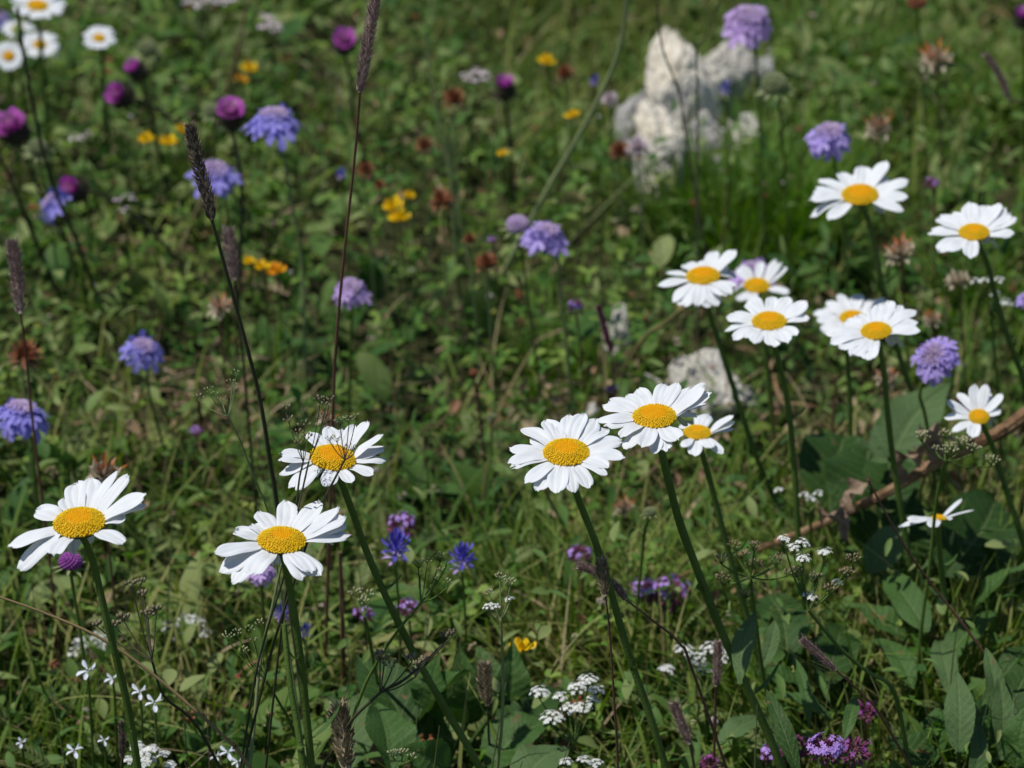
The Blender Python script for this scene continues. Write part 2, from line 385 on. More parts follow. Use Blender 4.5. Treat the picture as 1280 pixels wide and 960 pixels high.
def rot_many(yaw, pitch, roll, s):
    """local +Y leaf axis: roll about Y, pitch about X (up), yaw about Z, scale"""
    cy, sy = np.cos(yaw), np.sin(yaw); cp, sp = np.cos(pitch), np.sin(pitch); cr, sr = np.cos(roll), np.sin(roll)
    o = np.zeros_like(yaw); l = np.ones_like(yaw)
    Rz = np.stack([np.stack([cy, -sy, o], -1), np.stack([sy, cy, o], -1), np.stack([o, o, l], -1)], 1)
    Rx = np.stack([np.stack([l, o, o], -1), np.stack([o, cp, -sp], -1), np.stack([o, sp, cp], -1)], 1)
    Ry = np.stack([np.stack([cr, o, sr], -1), np.stack([o, l, o], -1), np.stack([-sr, o, cr], -1)], 1)
    return (Rz @ Rx @ Ry) * s[:, None, None]

def big_leaf(b, base, tip, wid, side_hint=None, arch=0.12, fold=0.18, wav=0.05, veins=9, roll=0.0, shape='ovate', seed=0, teeth=0.05):
    r = random.Random(seed + 1); base = np.asarray(base); tip = np.asarray(tip); L = np.linalg.norm(tip - base)
    nr, nc = 49, 15; t = np.linspace(0, 1, nr); u = np.linspace(-1, 1, nc)
    d = nrm(tip - base); up0 = np.array([0, 0, 1.0]) if side_hint is None else nrm(side_hint)
    S = nrm(np.cross(d, up0)); N = np.cross(S, d)
    ca, sa = math.cos(roll), math.sin(roll); S, N = S * ca + N * sa, N * ca - S * sa
    if shape == 'ovate': w = np.sin(np.pi * np.clip(t, 0.02, 0.99) ** 0.72) ** 0.85
    elif shape == 'round': w = np.sqrt(np.clip(1 - (2 * t - 1) ** 2, 0.01, 1))
    else: w = np.sin(np.pi * np.clip(t, 0.05, 0.99) ** 0.95) ** 0.8
    ph = r.uniform(0, 6); w = w * (1 + teeth * ((t * 15 + 0.3 * np.sin(t * 20)) % 1.0 - 0.5) * (shape != 'lance') + 0.04 * np.sin(t * 13 + ph))
    X = u[None] * w[:, None] * wid / 2
    vein = np.cos(2 * np.pi * (t[:, None] * veins - np.abs(u)[None] * 1.6))
    Z = arch * L * np.sin(np.pi * t)[:, None] + fold * np.abs(X) + wav * wid * np.sin(t * 11 + ph)[:, None] * (u ** 2)[None] * np.sign(u)[None] \
        + wav * wid * 0.5 * np.sin(t * 19 + ph * 2)[:, None] * np.abs(u)[None] + 0.010 * wid * vein * (1 - np.exp(-np.abs(u) * 8))[None] * w[:, None] - 0.025 * wid * np.exp(-(u / 0.09) ** 2)[None]
    bend = r.uniform(-0.05, 0.05) * L
    Pn = base + t[:, None, None] * (tip - base) + X[..., None] * S + Z[..., None] * N + (bend * np.sin(np.pi * t))[:, None, None] * S
    b.grid(Pn, 0, np.stack([np.tile(u * 0.5 + 0.5, (nr, 1)), np.repeat(t[:, None], nc, 1)], -1))
# ================================================================= OXEYE DAISIES
def petal_mesh(base, tip, n, halfw, lift, seed, name, parent, teeth=True):
    r = random.Random(seed)
    nr, nc = 13, 9
    base = np.asarray(base); tip = np.asarray(tip)
    L = np.linalg.norm(tip - base)
    mid = (base + tip) / 2 + n * lift * L
    t = np.linspace(0, 1, nr)[:, None]
    C = (1 - t) ** 2 * base + 2 * t * (1 - t) * mid + t ** 2 * tip
    T = np.gradient(C, axis=0); T /= np.linalg.norm(T, axis=1, keepdims=True)
    S = np.cross(T[nr // 2], n); S = nrm(S)
    tw = r.uniform(-0.25, 0.25)
    side_bend = r.uniform(-0.06, 0.06) * L
    u = np.linspace(-1, 1, nc)
    tt = t[:, 0]
    w = 0.42 + 0.58 * np.sin(np.pi * np.clip(tt, 0, 1) ** 0.85 * 0.78) ** 1.0
    w *= np.sqrt(np.clip(1 - np.clip((tt - 0.68) / 0.32, 0, 1) ** 2.2 * 0.93, 0.05, 1))
    w *= halfw
    P_ = np.zeros((nr, nc, 3))
    ph = r.uniform(0, 6)
    nk = 0.16 if r.random() < 0.12 else 0.05; notch = [r.uniform(0.0, nk) * L for _ in range(nc)]
    cup = r.uniform(-0.10, 0.22)
    for i in range(nr):
        N = nrm(np.cross(S, T[i])); a = tw * tt[i]
        s_ = S * math.cos(a) + N * math.sin(a); nn = N * math.cos(a) - S * math.sin(a)
        for j, uu in enumerate(u):
            z = halfw * (0.15 * math.cos(uu * 3 * math.pi) * (1 - 0.6 * abs(uu)) + cup * uu * uu) * min(1, tt[i] * 3)
            z += halfw * 0.06 * math.sin(tt[i] * 9 + ph + uu * 2)
            e = 0
            if teeth and i >= nr - 2: e = -notch[j] * (1 if i == nr - 1 else 0.4) + 0.02 * L * math.cos(uu * 3.0 * math.pi) * (i == nr - 1)
            P_[i, j] = C[i] + s_ * (uu * w[i] + side_bend * math.sin(math.pi * tt[i])) + nn * z + T[i] * e
    b = MB(); b.grid(P_)
    return b.build(name, M['petal'], parent)

def disc_mesh(seed, openness=0.55):
    """flower disc of radius 1, dome up +Z"""
    r = random.Random(seed); b = MB()
    def h(rr): return 0.40 * (1 - rr ** 2.3) - 0.07 * math.exp(-(rr / 0.28) ** 2)
    rr = np.linspace(0.001, 1, 10); th = np.linspace(0, 2 * math.pi, 28, endpoint=False)
    prof = np.stack([rr[:, None] * np.cos(th) * 0.97, rr[:, None] * np.sin(th) * 0.97, np.repeat(np.array([h(q) - 0.02 for q in rr])[:, None], 28, 1)], -1)
    b.grid(prof, 2, close=True)
    tv = [(0, 0, 1.0)]; tf = []
    for k in range(6): a = k * math.pi / 3; tv.append((0.62 * math.cos(a), 0.62 * math.sin(a), 0.72))
    for k in range(6): a = k * math.pi / 3; tv.append((0.85 * math.cos(a), 0.85 * math.sin(a), -0.8))
    for k in range(6): k2 = (k + 1) % 6; tf.append((0, 1 + k, 1 + k2, 1 + k2)); tf.append((1 + k, 7 + k, 7 + k2, 1 + k2))
    tv = np.array(tv); tri = np.array([f[:3] for f in tf if f[2] == f[3]]); quad = np.array([f for f in tf if f[2] != f[3]])
    Nn = 520; sets = {0: ([], []), 1: ([], [])}
    for i in range(Nn):
        q = math.sqrt((i + 0.5) / Nn); a = i * 2.399963 + r.uniform(-0.05, 0.05)
        dz = (h(q + 0.01) - h(q - 0.01)) / 0.02
        nvec = nrm([-dz * math.cos(a), -dz * math.sin(a), 1])
        s = 0.034 if q < openness else 0.039 + 0.010 * q
        s *= r.uniform(0.9, 1.12)
        hs = s * (1.0 if q < openness else r.uniform(1.1, 1.9))
        R = frame(nvec) * np.array([s, s, hs])
        sets[0 if q < openness + r.uniform(-0.08, 0.05) else 1][0].append(R)
        sets[0 if q < openness else 1][1].append(None)
        sets[0 if q < 2 else 1]
        sets.setdefault('p', []).append((R, (q * math.cos(a), q * math.sin(a), h(q)), q))
    ins = [(R, p) for R, p, q in sets['p'] if q < openness]; outs = [(R, p) for R, p, q in sets['p'] if q >= openness]
    for mi, lst in ((0, ins), (1, outs)):
        Rm = np.array([x[0] for x in lst]); pp = np.array([x[1] for x in lst])
        b.inst(tv, tri, Rm, pp, mi)
        b.inst(tv, quad, Rm, pp, mi)
    o = b.build('flower_disc', [M['disc_in'], M['disc_out'], M['disc_base']])
    me = o.data; bpy.data.objects.remove(o); return me
DISCS = [disc_mesh(1, 0.5), disc_mesh(2, 0.42), disc_mesh(3, 0.62)]

DG = 'oxeye daisies in bloom'
def daisy(org, sc, disc, tips, D, stem, label, dk=0, tilt=(0, 1), dY=0.02, rk=0.88, stemr=0.00175, zoomratio=None, seed=0):
    r = random.Random(seed * 97 + 5)
    zx, zy, a, bb = disc
    cx, cy = org[0] + zx / sc, org[1] + zy / sc
    apx = a / sc
    ratio = min(0.97, max(0.12, (bb / a) * rk))
    c = P(cx, cy, D)
    view = nrm(ray(cx, cy)); q = math.sqrt(1 - ratio * ratio); td = nrm([tilt[0], tilt[1], 0])
    upv = nrm(UP - view * np.dot(UP, view)); rv = np.cross(view, upv)
    n = nrm(-view * ratio + (upv * td[1] + rv * td[0]) * q)
    Rd = apx * D / FPX
    c = c - n * Rd * 0.12
    tp = [((org[0] + t[0] / sc), (org[1] + t[1] / sc), (t[2] if len(t) > 2 else 1.0)) for t in tips]
    Lm = max(abs(x - cx) for x, y, w in tp) / FPX * D * 1.02
    path = stem_path(c - n * Rd * 0.45, stem, dY)
    root = empty('oxeye_daisy', path[-1], label, 'daisy', DG)
    e1 = nrm(np.cross(n, view)); 
    for k, (x, y, wm) in enumerate(tp):
        rd = nrm(ray(x, y))
        den = np.dot(rd, n); p = CO + rd * (np.dot(c - CO, n) / den)
        l = np.linalg.norm(p - c)
        Rs = None
        if l > 1.06 * Lm: Rs = Lm
        elif 0.42 * Lm < l < 0.80 * Lm and y > cy: Rs = Lm * 0.9
        if Rs:
            oc = CO - c; B_ = np.dot(oc, rd); dd = B_ * B_ - (np.dot(oc, oc) - Rs * Rs)
            if dd <= 0: p = CO - rd * B_
            else:
                c1 = CO + rd * (-B_ - math.sqrt(dd)); c2 = CO + rd * (-B_ + math.sqrt(dd))
                if l > Lm: p = min((c1, c2), key=lambda v: abs(np.dot(v - c, n)))
                else: p = min((c1, c2), key=lambda v: np.dot(v - c, n))
        d = p - c; dp = nrm(d - n * np.dot(d, n))
        base = c + dp * Rd * 0.82 - n * Rd * (0.02 + 0.05 * (k % 2) + r.uniform(0, 0.03))
        el = np.dot(d, n) / (np.linalg.norm(d) + 1e-9)
        lift = 0.10 + r.uniform(-0.03, 0.06) - el * 0.16
        hw = Lm * 0.158 * wm * r.uniform(0.88, 1.12)
        petal_mesh(base, p, n, hw, lift, seed * 50 + k, 'petal', root)
    child_copy(DISCS[dk], root, 'flower_disc', frame(n), c + n * Rd * 0.02, Rd)
    b = MB()
    # involucre: green cup with scales
    rr = np.array([0.10, 0.45, 0.80, 0.96, 0.90]) * Rd; hh = np.array([-0.42, -0.36, -0.22, -0.08, -0.02]) * Rd
    th = np.linspace(0, 2 * math.pi, 18, endpoint=False); F = frame(n)
    loc = np.stack([rr[:, None] * np.cos(th), rr[:, None] * np.sin(th), np.repeat(hh[:, None], 18, 1)], -1)
    b.grid(loc @ F.T + c, 0, close=True)
    b.build('involucre', M['bract'], root)
    path = smooth_path(list(path[::3]) + [path[-1]], 70); path[3:-3] += rng.normal(0, 1, (1, 3)) * 0.0004 * np.sin(np.linspace(0, 9 + seed % 5, 64))[:, None]
    rad = stemr * np.linspace(0.78, 1.06, 70)[:, None] * (1 + 0.09 * np.cos(np.arange(20) * 2 * math.pi / 20 * 5)[None]) * (1 + 0.04 * np.sin(np.linspace(0, 40, 70)))[:, None]
    b = MB(); b.tube(path, rad, 20); b.build('stem', M['stem'], root)
    if seed < 20:
        for k_ in range(2):
            i_ = 26 + 14 * k_ + (seed * 7) % 9; c_ = path[i_]; a_ = seed * 2.1 + k_ * 2.6
            d_ = np.array([math.cos(a_), math.sin(a_), 0.9]); b = MB(); big_leaf(b, c_, c_ + d_ * 0.009 * (1 + k_ * 0.9), 0.0028, side_hint=(-math.cos(a_), -math.sin(a_), 1), fold=0.3, arch=-0.15, shape='lance', seed=seed + k_); b.build('stem_leaf', M['big'], root)
    return root

Z1 = 6.4
daisy((0, 580), Z1, (632, 455, 205, 128), [(1175, 240, 1.15), (1035, 80, 0.68), (940, 50, 0.6), (735, 105), (620, 150), (530, 275), (285, 375, 1.1), (60, 670, 1.1), (145, 850, 1.15), (420, 750, 0.9), (590, 735, 0.8), (700, 670, 0.9), (995, 640), (945, 500), (1010, 430, 0.9), (1170, 335, 0.8)],
      1.22, [(115, 700), (135, 780), (155, 860), (172, 960)], 'large white daisy low at far left, two long narrow petals raised at top right', 0, (-0.12, 1), seed=1)
daisy((260, 610), Z1, (590, 405, 193, 112), [(1140, 385), (1110, 290), (1105, 235, 0.9), (1050, 155, 0.9), (890, 105), (715, 235, 0.8), (625, 105), (410, 190, 0.9), (350, 300, 0.9), (195, 350, 1.1), (50, 520, 0.85), (95, 680), (195, 775, 1.1), (340, 715), (535, 625, 0.9), (790, 740, 1.15), (842, 700), (895, 705), (1000, 455, 0.9)],
      1.235, [(360, 720), (376, 830), (390, 960)], 'large white daisy lower left, directly below the daisy with twigs across it', 1, (0.03, 1), seed=2)
daisy((320, 500), Z1, (615, 450, 185, 108), [(1045, 485), (1035, 385), (1020, 280), (905, 165, 0.9), (790, 200), (690, 235), (590, 215, 1.1), (430, 260), (180, 430, 0.9), (180, 485, 0.9), (185, 600, 1.1), (260, 710, 0.8), (320, 725, 1.1), (490, 620, 0.9), (570, 695, 0.9), (655, 650, 0.8), (765, 670, 0.8), (940, 605)],
      1.27, [(427, 605), (455, 680), (490, 760), (540, 860), (600, 960)], 'white daisy with thin twigs and a seedy sprig standing across its face', 2, (0.1, 1), seed=3)
daisy((610, 490), Z1, (625, 470, 183, 118), [(1095, 530), (1075, 390, 1.2), (960, 300, 1.1), (865, 210), (770, 170, 0.9), (650, 180), (540, 240, 0.8), (460, 230), (270, 300, 1.05), (340, 370, 0.8), (175, 455), (155, 575, 0.9), (175, 615, 0.8), (300, 740, 1.1), (390, 800, 0.9), (555, 815, 1.05), (685, 810, 0.95), (805, 775, 1.05), (965, 610, 0.95), (950, 665, 0.8)],
      1.25, [(727, 630), (750, 700), (785, 810), (832, 960)], 'large round white daisy in the middle, leftmost of the touching trio, lower petals drooping', 0, (0, 1), seed=4)
daisy((740, 460), Z1, (500, 375, 175, 100), [(920, 125, 1.1), (965, 200), (920, 290), (835, 380), (745, 470), (690, 590, 1.1), (600, 680, 0.8), (500, 695, 0.8), (400, 645), (260, 655, 0.9), (225, 560, 0.9), (90, 470), (40, 425), (85, 305), (135, 255), (285, 210), (370, 165), (600, 125, 1.1), (685, 115, 0.8), (785, 155, 0.8)],
      1.30, [(828, 570), (845, 640), (875, 720), (915, 820), (965, 930)], 'large white daisy in the middle of the touching trio, highest of the three', 2, (-0.02, 1), seed=5, stemr=0.0021)
daisy((740, 460), Z1, (842, 508, 113, 60), [(1135, 385), (1145, 435, 0.9), (1135, 485), (1050, 690, 0.9), (960, 640, 1.2), (820, 710, 1.3), (725, 635), (690, 540), (850, 380), (940, 375, 1.2), (720, 450)],
      1.44, [(884, 590), (900, 650), (925, 740), (950, 830)], 'small white daisy tucked at the right of the touching trio, one petal hanging', 1, (0.04, 1), seed=6)
daisy((810, 300), Z1, (440, 277, 135, 75), [(700, 80, 1.1), (535, 90, 1.1), (440, 165), (340, 175), (290, 200), (130, 265, 0.8), (80, 370), (200, 500), (250, 530), (295, 535), (385, 540, 1.15), (475, 550), (550, 535, 1.15), (625, 450), (665, 440), (710, 370), (705, 290), (640, 205)],
      1.62, [(890, 400), (915, 480), (945, 570), (978, 650)], 'white daisy with a skirt of drooping petals, leftmost of the right-hand cluster', 2, (-0.05, 1), seed=7)
daisy((810, 300), Z1, (870, 357, 105, 65), [(910, 170, 0.8), (1025, 150, 0.8), (1075, 175, 0.8), (1120, 215, 0.8), (1140, 430), (1010, 440), (820, 500), (710, 485), (700, 410), (710, 230), (750, 195), (930, 215, 0.8)],
      1.74, [(952, 400), (960, 480), (975, 600)], 'smaller white daisy behind two others in the right-hand cluster, a lilac bloom behind it', 1, (0.05, 1), seed=8)
daisy((810, 300), Z1, (970, 640, 138, 78), [(1275, 490, 1.1), (1300, 630), (1190, 770), (1120, 830), (1015, 860, 1.1), (845, 830), (770, 785), (680, 805), (610, 740), (625, 625, 1.1), (690, 580), (790, 500), (850, 450), (1000, 450), (1130, 455, 1.1)],
      1.50, [(972, 440), (985, 520), (997, 640), (1003, 760)], 'white daisy just below the skirted one and its small neighbour in the right cluster', 0, (0, 1), seed=9)
daisy((990, 340), Z1, (480, 358, 100, 64), [(745, 205), (640, 220), (545, 180, 1.2), (380, 175), (280, 235), (255, 290), (165, 330, 1.1), (195, 395), (225, 490), (265, 500), (400, 520), (600, 500)],
      1.68, [(1060, 440), (1062, 520), (1060, 640)], 'white daisy half hidden behind another daisy whose petals cover its disc', 1, (0, 1), seed=10)
daisy((990, 340), Z1, (672, 462, 123, 76), [(765, 235, 1.4), (660, 270, 1.2), (530, 340), (880, 265), (995, 310, 1.1), (1005, 400, 0.9), (1030, 480, 1.1), (870, 600), (800, 605), (620, 710, 1.1), (465, 680), (380, 620, 0.9), (305, 580, 0.9), (300, 510, 0.9), (250, 490), (420, 405, 0.9)],
      1.50, [(1103, 455), (1112, 540), (1127, 640), (1150, 790)], 'white daisy in front of the half-hidden one, left of the lilac bloom at right', 0, (-0.05, 1), seed=11)
daisy((1000, 180), 8, (600, 495, 182, 112), [(870, 165, 1.1), (640, 215, 1.1), (560, 300, 0.9), (400, 290), (180, 370, 1.1), (160, 435, 0.9), (130, 485, 0.9), (90, 565), (110, 740), (280, 765, 0.9), (575, 600, 0.7), (800, 695), (1035, 675), (1085, 540), (1085, 365), (870, 335, 0.9)],
      1.66, [(1085, 275), (1095, 320), (1106, 372), (1125, 450), (1155, 530)], 'white daisy at upper right below the lilac bloom, one ragged petal pointing up', 2, (0.02, 1), seed=12, stemr=0.0019)
daisy((1120, 230), 8, (780, 472, 152, 90), [(1210, 340), (1165, 290, 0.9), (1100, 240, 0.9), (1045, 195), (915, 215, 1.1), (745, 185, 1.1), (560, 285), (440, 310), (400, 360), (350, 455, 0.8), (310, 505, 0.9), (400, 690), (485, 680), (740, 750, 1.1), (900, 605), (1005, 650, 0.8), (1110, 540), (1185, 490)],
      1.57, [(1232, 325), (1250, 390), (1270, 450), (1290, 520)], 'white daisy near the right edge, right of the one with a ragged petal', 1, (0.02, 1), seed=13)
daisy((1120, 460), 8, (830, 480, 103, 86), [(780, 160), (900, 160), (1070, 255), (1050, 430, 0.9), (980, 540, 0.8), (960, 610, 0.8), (765, 700, 1.1), (560, 640), (485, 510, 1.1), (505, 320), (615, 255), (930, 250)],
      1.52, [(1238, 550), (1250, 590), (1262, 625), (1285, 700)], 'small open white daisy with few petals above the dead brown stalk', 0, (0.1, 1), seed=14)
daisy((1100, 600), 8, (590, 372, 75, 20), [(190, 475, 1.4), (270, 400, 1.2), (520, 475, 1.1), (715, 375, 0.9), (820, 190, 0.4), (940, 300, 0.4)],
      1.50, [(1172, 670), (1177, 710), (1181, 760)], 'withering daisy seen edge-on with few curled petals, low among dark leaves at right', 1, (0.1, 1), rk=1.0, seed=15)

def auto_daisy(cx, cy, rx, ry, D, label, seed, stem=None, dr=0.36):
    r = random.Random(seed); tips = []
    N = 17
    for k in range(N):
        a = 2 * math.pi * k / N + r.uniform(-0.1, 0.1); q = r.uniform(0.85, 1.05)
        tips.append((cx + rx * q * math.cos(a), cy + ry * q * math.sin(a), 1.05))
    daisy((0, 0), 1, (cx, cy, rx * dr, ry * dr * 1.05), tips, D, stem or [(cx + 2, cy + 30), (cx + 6, cy + 80)], label, seed % 3, (0.05, 1), seed=seed)
auto_daisy(47, 6, 37, 20, 2.15, 'out of focus white daisy cut by the top edge at top left', 21)
auto_daisy(124, 47, 22, 16, 2.15, 'out of focus white daisy alone, right of the group at top left', 22, [(128, 70), (130, 110)])
auto_daisy(11, 70, 21, 20, 2.15, 'out of focus white daisy cut by the left edge at top left', 23)
auto_daisy(50, 55, 24, 18, 2.2, 'out of focus white daisy with a blue bloom touching its right side at top left', 24)
auto_daisy(22, 36, 22, 12, 2.3, 'faint white daisy behind the other three at top left', 25)

# ================================================================= SCABIOUS
def floret_mesh(name, m, big=True, seed=0):
    r = random.Random(seed); b = MB()
    # local: +Y outward, +Z up (away from head); unit length
    angs = [90, 38, 142, -20, 200] if big else [90, 18, 162, -54, 234]
    lens = [1.0, 0.85, 0.85, 0.45, 0.45] if big else [0.55] * 5
    for a, l in zip(angs, lens):
        a = math.radians(a + r.uniform(-8, 8)); l *= r.uniform(0.85, 1.1)
        v, f = leaf_t(l, l * 0.62, droop=r.uniform(0.0, 0.35), fold=0.12, nr=5, nc=4, shape='obov', lift=0.35)
        ca, sa = math.cos(a - math.pi / 2), math.sin(a - math.pi / 2)
        R = np.array([[ca, -sa, 0], [sa, ca, 0], [0, 0, 1]])
        b.add(v @ R.T, f)
    b.tube([(0, 0, -0.35), (0, 0, 0.02)], 0.07, 5)
    o = b.build(name, m); me = o.data; bpy.data.objects.remove(o); return me
FLM = {}
def floret(kind, big, k):
    key = (kind, big, k)
    if key not in FLM: FLM[key] = floret_mesh('floret', M[kind], big, k + (10 if big else 0))
    return FLM[key]

def cam_normal(px, py, elev=0.5, side=0.0):
    view = nrm(ray(px, py)); upv = nrm(UP - view * np.dot(UP, view)); rv = np.cross(view, upv)
    q = math.sqrt(max(0, 1 - elev * elev)); td = nrm([side, 1, 0]) if abs(side) < 3 else np.array([np.sign(side), 0.1, 0])
    return nrm(-view * elev + (upv * td[1] + rv * td[0]) * q)

def scabious(px, py, dpx, D, label, stem, kind='scab', elev=0.5, side=0.0, nbig=11, seed=0, dY=0.02, flat=0.55, stemmat='stem'):
    r = random.Random(seed + 300)
    c = P(px, py, D); R0 = dpx / 2 * D / FPX; n = cam_normal(px, py, elev, side)
    hc = c - n * R0 * 0.15
    path = stem_path(hc - n * R0 * 0.3, stem, dY)
    root = empty('scabious', path[-1], label, 'scabious flower', 'lilac scabious heads')
    F = frame(n)
    b = MB()
    Nn = 62; bm_t = MB(); bm_t.ball((0, 0, 0), 1, rings=4, seg=5)
    Rm = []; pp = []
    for i in range(Nn):
        q = math.sqrt((i + 0.5) / Nn) * 0.46; a = i * 2.4 + r.uniform(-0.2, 0.2)
        d = F @ np.array([q * math.cos(a), q * math.sin(a), 0.36 * math.sqrt(max(0, 1 - (q / 0.58) ** 2)) + 0.06])
        nn = nrm(F @ np.array([q * math.cos(a), q * math.sin(a), 0.5]))
        s = R0 * 0.06 * r.uniform(0.8, 1.2)
        Rm.append(frame(nn) * np.array([s, s, s * 1.7])); pp.append(hc + d * R0)
    b.inst(bm_t.V[0], bm_t.F[0], np.array(Rm), np.array(pp)); b.ball(hc, R0 * 0.46, 0, axis=n, sc=(1.0, 1.0, 0.8))
    b.build('flower_centre', M['scab_bud'], root)
    for ring, (N, rad, s, hgt, tl, big) in enumerate([(nbig, 0.60, 0.62, -0.04, 0.35, True), (nbig, 0.52, 0.50, 0.14, 0.6, True), (13, 0.42, 0.36, 0.30, 0.95, False)]):
        for k in range(N):
            a = 2 * math.pi * (k + 0.5 * ring) / N + r.uniform(-0.15, 0.15)
            rdir = np.array([math.cos(a), math.sin(a), 0]); t2 = tl + r.uniform(-0.4, 0.4)
            zl = nrm(np.array([rdir[0] * (1 - t2 * 0.5), rdir[1] * (1 - t2 * 0.5), t2])); 
            yl = nrm(rdir - zl * np.dot(rdir, zl)); xl = np.cross(yl, zl)
            Rl = F @ np.stack([xl, yl, zl], 1)
            pos = hc + F @ (rdir * rad * r.uniform(0.72, 1.2) + np.array([0, 0, hgt])) * R0
            child_copy(floret(kind, big, r.randrange(3)), root, 'floret', Rl, pos, R0 * s * r.uniform(0.75, 1.25))
    b = MB()
    v, f = leaf_t(R0 * 0.75, R0 * 0.18, 0.1, 0.1, 4, 3, 'lance')
    yaw = np.linspace(0, 2 * math.pi, 10, endpoint=False)
    mats = np.array([F @ m_ for m_ in rot_many(yaw, np.full(10, -0.15), np.zeros(10), np.ones(10))])
    b.inst(v, f, mats, np.repeat((hc - n * R0 * 0.32)[None], 10, 0))
    b.ball(hc - n * R0 * 0.3, R0 * 0.2, 0, axis=n)
    b.build('bracts', M['bract'], root)
    b = MB(); b.tube(path, np.linspace(0.0008, 0.0012, len(path)), 6); b.build('stem', M[stemmat], root)
    return root

scabious(343, 147, 72, 1.80, 'lilac-blue scabious at upper left, right of the upright magenta thistle', [(353, 190), (366, 260), (378, 340), (381, 470)], 'scab_blue', 0.35, 0.0, seed=1, stemmat='stem_pale')
scabious(268, 215, 68, 1.88, 'blue-violet scabious behind the dark grass head at upper left', [(283, 260), (283, 330)], 'scab_blue', 0.6, seed=2)
scabious(438, 360, 50, 1.74, 'small pale lilac scabious left of the tall thin grass stem', [(440, 390), (438, 440)], 'scab_pink', 0.75, seed=3)
scabious(179, 435, 58, 1.75, 'small scabious with sparse florets and greenish centre on left side', [(183, 460), (188, 500), (205, 560)], 'scab_blue', 0.6, 0.1, nbig=7, seed=4)
scabious(26, 514, 76, 1.6, 'large domed violet-blue scabious at the left edge above the lowest left daisy', [(40, 550), (44, 600)], 'scab_blue', 0.4, 0.05, seed=5)
scabious(682, 291, 64, 1.75, 'lilac scabious at centre beside a rounded mauve bud', [(697, 320), (700, 360), (705, 400)], 'scab', 0.5, 0.1, seed=6, stemmat='stem_pale')
scabious(934, 22, 70, 1.95, 'pale mauve scabious at the top, right of the tall white rock', [(944, 50), (946, 100), (950, 170)], 'scab_pink', 0.6, 0, seed=7)
scabious(1037, 167, 64, 1.8, 'lilac-blue scabious above the daisy with a ragged petal', [(1042, 195), (1048, 240), (1055, 300)], 'scab', 0.6, 0, seed=8)
scabious(1167, 445, 66, 1.6, 'large lilac scabious seen face on at right, between the daisies', [(1150, 490), (1160, 540)], 'scab', 0.85, -0.6, nbig=13, seed=9)
scabious(64, 253, 52, 1.92, 'blue-violet scabious turned sideways near the left edge, left of the round thistle bud', [(80, 290), (100, 350)], 'scab_blue', 0.15, -1.2, seed=10)
scabious(940, 338, 52, 1.85, 'pinkish lilac scabious mostly hidden behind the small cluster daisy', [(945, 380), (950, 450)], 'scab_pink', 0.6, seed=11)
scabious(1284, 372, 30, 1.7, 'lilac scabious sliced by the right edge', [(1286, 400), (1288, 450)], 'scab', 0.6, seed=12)
scabious(1, 22, 30, 2.5, 'blurred violet scabious at the very top left corner edge', [(3, 50), (6, 90)], 'scab_blue', 0.6, seed=13)
scabious(64, 57, 26, 2.4, 'blurred blue bloom touching the right side of a top left daisy', [(66, 80), (70, 120)], 'scab_blue', 0.5, seed=14)
scabious(326, 712, 44, 1.5, 'lilac scabious hidden under the petals of the lower left daisy', [(328, 750), (332, 800)], 'scab_pink', 0.6, seed=15)

def round_bud(px, py, dpx, D, label, stem, m='purple_bud', elev=0.4, side=0.0, name='scabious_bud', cat='flower bud', rays=0, seed=0, group=None, smat='stem'):
    r = random.Random(seed); c = P(px, py, D); R0 = dpx / 2 * D / FPX; n = cam_normal(px, py, elev, side)
    path = stem_path(c - n * R0 * 0.7, stem, 0.015)
    root = empty(name, path[-1], label, cat, group)
    b = MB(); t = MB(); t.ball((0, 0, 0), 1, rings=4, seg=5); F = frame(n); Rm = []; pp = []
    for i in range(110):
        z = 1 - 1.55 * (i + 0.5) / 110; q = math.sqrt(max(0, 1 - z * z)); a = i * 2.4
        d = F @ np.array([q * math.cos(a), q * math.sin(a), z * 0.8]); s = R0 * 0.13
        Rm.append(frame(d) * np.array([s, s, s * 1.4])); pp.append(c + d * R0 * 0.85)
    b.inst(t.V[0], t.F[0], np.array(Rm), np.array(pp)); b.ball(c, R0 * 0.85, 0, axis=n, sc=(1, 1, 0.8)); b.build('bud_head', M[m], root)
    if rays:
        b = MB(); v, f = leaf_t(R0 * 1.1, R0 * 0.28, 0.1, 0.1, 4, 3, 'lance')
        yaw = np.linspace(0, 2 * math.pi, rays, endpoint=False)
        mats = np.array([F @ m_ for m_ in rot_many(yaw, np.array([r.uniform(-0.4, 0.2) for _ in range(rays)]), np.zeros(rays), np.ones(rays))])
        pos = np.array([c + F @ np.array([-math.sin(y_) * 0.6, math.cos(y_) * 0.6, -0.45]) * R0 for y_ in yaw])
        b.inst(v, f, mats, pos); b.build('bracts', M['seedgreen'], root)
    b = MB(); b.tube(path, 0.0009, 6); b.build('stem', M[smat], root)
    return root
round_bud(647, 281, 30, 1.78, 'rounded mauve scabious bud touching the left of the central lilac bloom', [(652, 320), (660, 370)], 'scab_bud', seed=1, rays=8)
round_bud(968, 105, 34, 1.9, 'green scabious seed head with pointed rays right of the tall white rock', [(975, 140), (980, 200)], 'seedgreen', 0.5, rays=12, name='scabious_seed_head', cat='seed head', seed=2)
round_bud(88, 702, 30, 1.45, 'mauve clover-like bud just beneath the lowest left daisy', [(92, 740), (102, 800), (112, 880)], 'purple_bud', 0.4, rays=8, seed=3)
round_bud(1146, 3, 26, 2.1, 'brownish seed head cut by the top edge at upper right', [(1148, 30), (1152, 80)], 'rust', 0.3, rays=0, name='scabious_seed_head', cat='seed head', seed=4)
